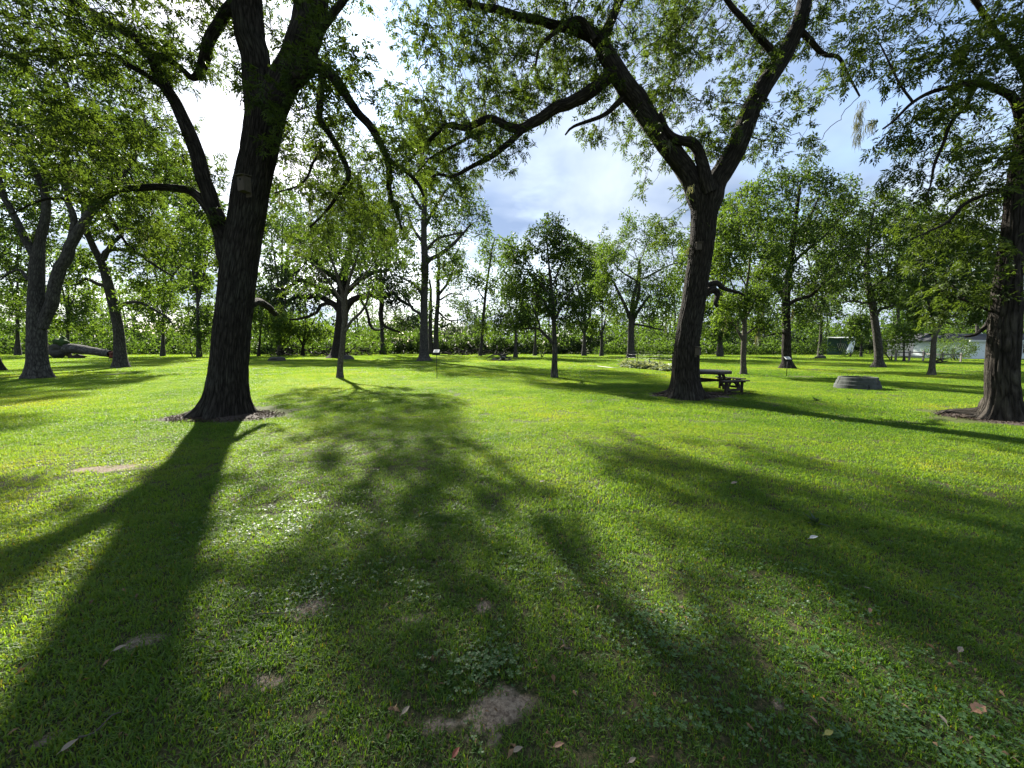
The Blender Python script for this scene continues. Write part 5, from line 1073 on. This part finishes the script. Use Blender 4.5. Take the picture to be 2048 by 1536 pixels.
shrub('young leafy shrub left of the round crowned pecan', 1083, 713, 58, [(1083, 700, 10, 12, 50)], 'leaf_bright', 606, .22, .5)
# weeds on the lawn
def weed(px, py, s, seed, label):
    r = np.random.default_rng(seed); p = G(px, py); n = 16; a = r.random(n) * 6.3; el = r.uniform(.2, 1.3, n); D = np.stack([np.cos(a) * np.cos(el), np.sin(a) * np.cos(el), np.sin(el)], 1)
    v, q, tt = rhombi(p + D * .01, D, norm(rand_unit(r, n) * .4 + np.array([0, 0, 1.])), s * r.uniform(.6, 1.2, n), s * .28 * r.uniform(.8, 1.2, n), r, .2, .35)
    tag(link('weed', mesh_np('weed', v, q, None, M['leaf_oak'], None, tt, False)), label, 'weed')
weed(1632, 803, .16, 1, 'dark leafy weed in the lawn below the grey planter'); weed(1628, 1052, .12, 2, 'dark tuft of weed on the lawn beside the white scrap')
weed(1697, 801, .1, 3, 'tiny dark weed tuft below the right side of the planter')
# ------------------------------------------------------------------ fallen leaves
def fallen_leaf(px, py, L, rz, label, col, lobes=False, curl=.25):
    L *= .85; p = G(px, py, .045); bm = bmesh.new(); n = 12; mid_ = []; lft = []; rgt = []
    for i in range(n + 1):
        t = i / n; w_ = math.sin(PI * t ** .75) * .22 * (1 + (.45 * abs(math.sin(t * PI * 2.5)) if lobes else .05 * math.sin(t * 30))); z = curl * L * (math.sin(PI * t) * .3 + .25 * t * t)
        mid_.append(bm.verts.new((t * L - L / 2, 0, z))); lft.append(bm.verts.new((t * L - L / 2, w_ * L, z + curl * w_ * L * 1.2))); rgt.append(bm.verts.new((t * L - L / 2, -w_ * L, z + curl * w_ * L * .5)))
    for i in range(n): bm.faces.new((mid_[i], mid_[i + 1], lft[i + 1], lft[i])); bm.faces.new((rgt[i], rgt[i + 1], mid_[i + 1], mid_[i]))
    o = bm_obj('fallen_leaf', bm, col); o.location = p; o.rotation_euler = (.15, -.1, rz); tag(o, label, 'leaf')
    bm = bmesh.new(); add_cyl(bm, (-L * .72, 0, -.002), (-L * .49, 0, .001), .0012, seg=5); s_ = bm_obj('stalk', bm, col, o)
lb = plain('dry_leaf', (.22, .12, .07), .6, 40, .35); lp = plain('pale_leaf', (.19, .155, .11), .6, 40, .25); ly = plain('yellow_leaf', (.28, .25, .06), .6, 40, .3); lr = plain('red_leaf', (.14, .03, .015), .6, 40, .3)
for a in [(1958, 1418, .085, .2, 'large brown fallen leaf near the right edge of the foreground', lb, True), (1884, 1437, .05, 1.4, 'small upright tan fallen leaf left of the large brown one', lp), (1320, 1222, .06, 2.2, 'curled brown fallen leaf above the clover patch', lb), (1921, 1299, .06, .5, 'pale crumpled fallen leaf at right', lp), (1628, 1075, .09, .1, 'white scrap lying in the shaded lawn', plain('paper_scrap', (.4, .4, .38), .7)),
          (240, 1296, .06, .6, 'pale green fallen leaf beside the left bare spot', lp), (912, 1505, .05, 1.0, 'dark red fallen leaf at the bottom of the picture', lr), (812, 1420, .05, .9, 'thin tan leaf standing in the grass left of the sandy spot', lp), (1735, 1177, .06, 2.8, 'grey tan leaf in the shaded grass at right', lp),
          (1740, 1220, .05, .7, 'brown leaf below the grey tan leaf at right', lb), (1118, 1490, .05, .2, 'small brown leaf just right of the sandy spot', lb), (1625, 1438, .045, 1.9, 'small tan leaf in the clover at the bottom right', lb), (1265, 1520, .04, .4, 'whitish leaf at the very bottom right of centre', lp), (1036, 1499, .05, .3, 'pale leaf lying below the sandy spot', lp),
          (1469, 966, .10, .2, 'pale leaf far out on the lawn right of centre', lp), (1658, 1466, .05, .2, 'yellow leaf in the clover at bottom right', ly), (1810, 1412, .035, 2.0, 'tiny brown leaf left of the tan leaf', lb), (140, 1490, .06, 1.1, 'grey dead leaf clump at the bottom left corner', lp), (1085, 963, .08, .1, 'pale leaf in the middle of the lawn', lp)]: fallen_leaf(*a)

# ------------------------------------------------------------------ litter of tiny dead leaves, twigs and weeds in the turf
def litter():
    r = np.random.default_rng(900); n = 1500; y = 1.35 + 12 * r.random(n) ** 1.6; x = r.uniform(-1, 1, n) * (1.4 * y + 1)
    k = fbm(x * .9 + 4, y * .9, 2) > .36; x, y = x[k], y[k]; n = len(x); P = np.stack([x, y, r.uniform(.02, .05, n)], 1); D = norm(np.stack([r.normal(size=n), r.normal(size=n), r.normal(0, .4, n)], 1)); L = r.uniform(.012, .042, n)
    v, q, t = rhombi(P, D, norm(rand_unit(r, n) * .8 + np.array([0, 0, 1.])), L, L * r.uniform(.12, .6, n), r, .3, .25)
    tag(link('leaf_litter', mesh_np('leaf_litter', v, q, None, leafmat('litter', (.05, .03, .015), (.16, .10, .055), (.34, .28, .20), .2, .7, 1.2, .2), None, t, False)), kind='stuff')
litter()
def lying_twig(px, py, L, a, label):
    r = np.random.default_rng(int(px)); p = G(px, py, .035); d = np.array([math.cos(a), math.sin(a), 0]); pts = [p + d * L * t + r.normal(0, .012, 3) * np.array([1, 1, .3]) for t in (0, .3, .6, 1)]
    P_, R_ = smooth_path(pts, [.004, .0035, .003, .0015], .02); tb = Tubes(); tb.add(P_, R_, 6); tag(link('twig', tb.mesh('twig', M['bark_pale'])), label, 'twig')
lying_twig(505, 1228, .22, .1, 'thin dry twig lying in the shaded grass left of the worn patches'); lying_twig(150, 1480, .16, 1.2, 'short grey twig in the bottom left corner'); lying_twig(1140, 1300, .12, 2.2, 'short twig in the grass left of the clover patch')
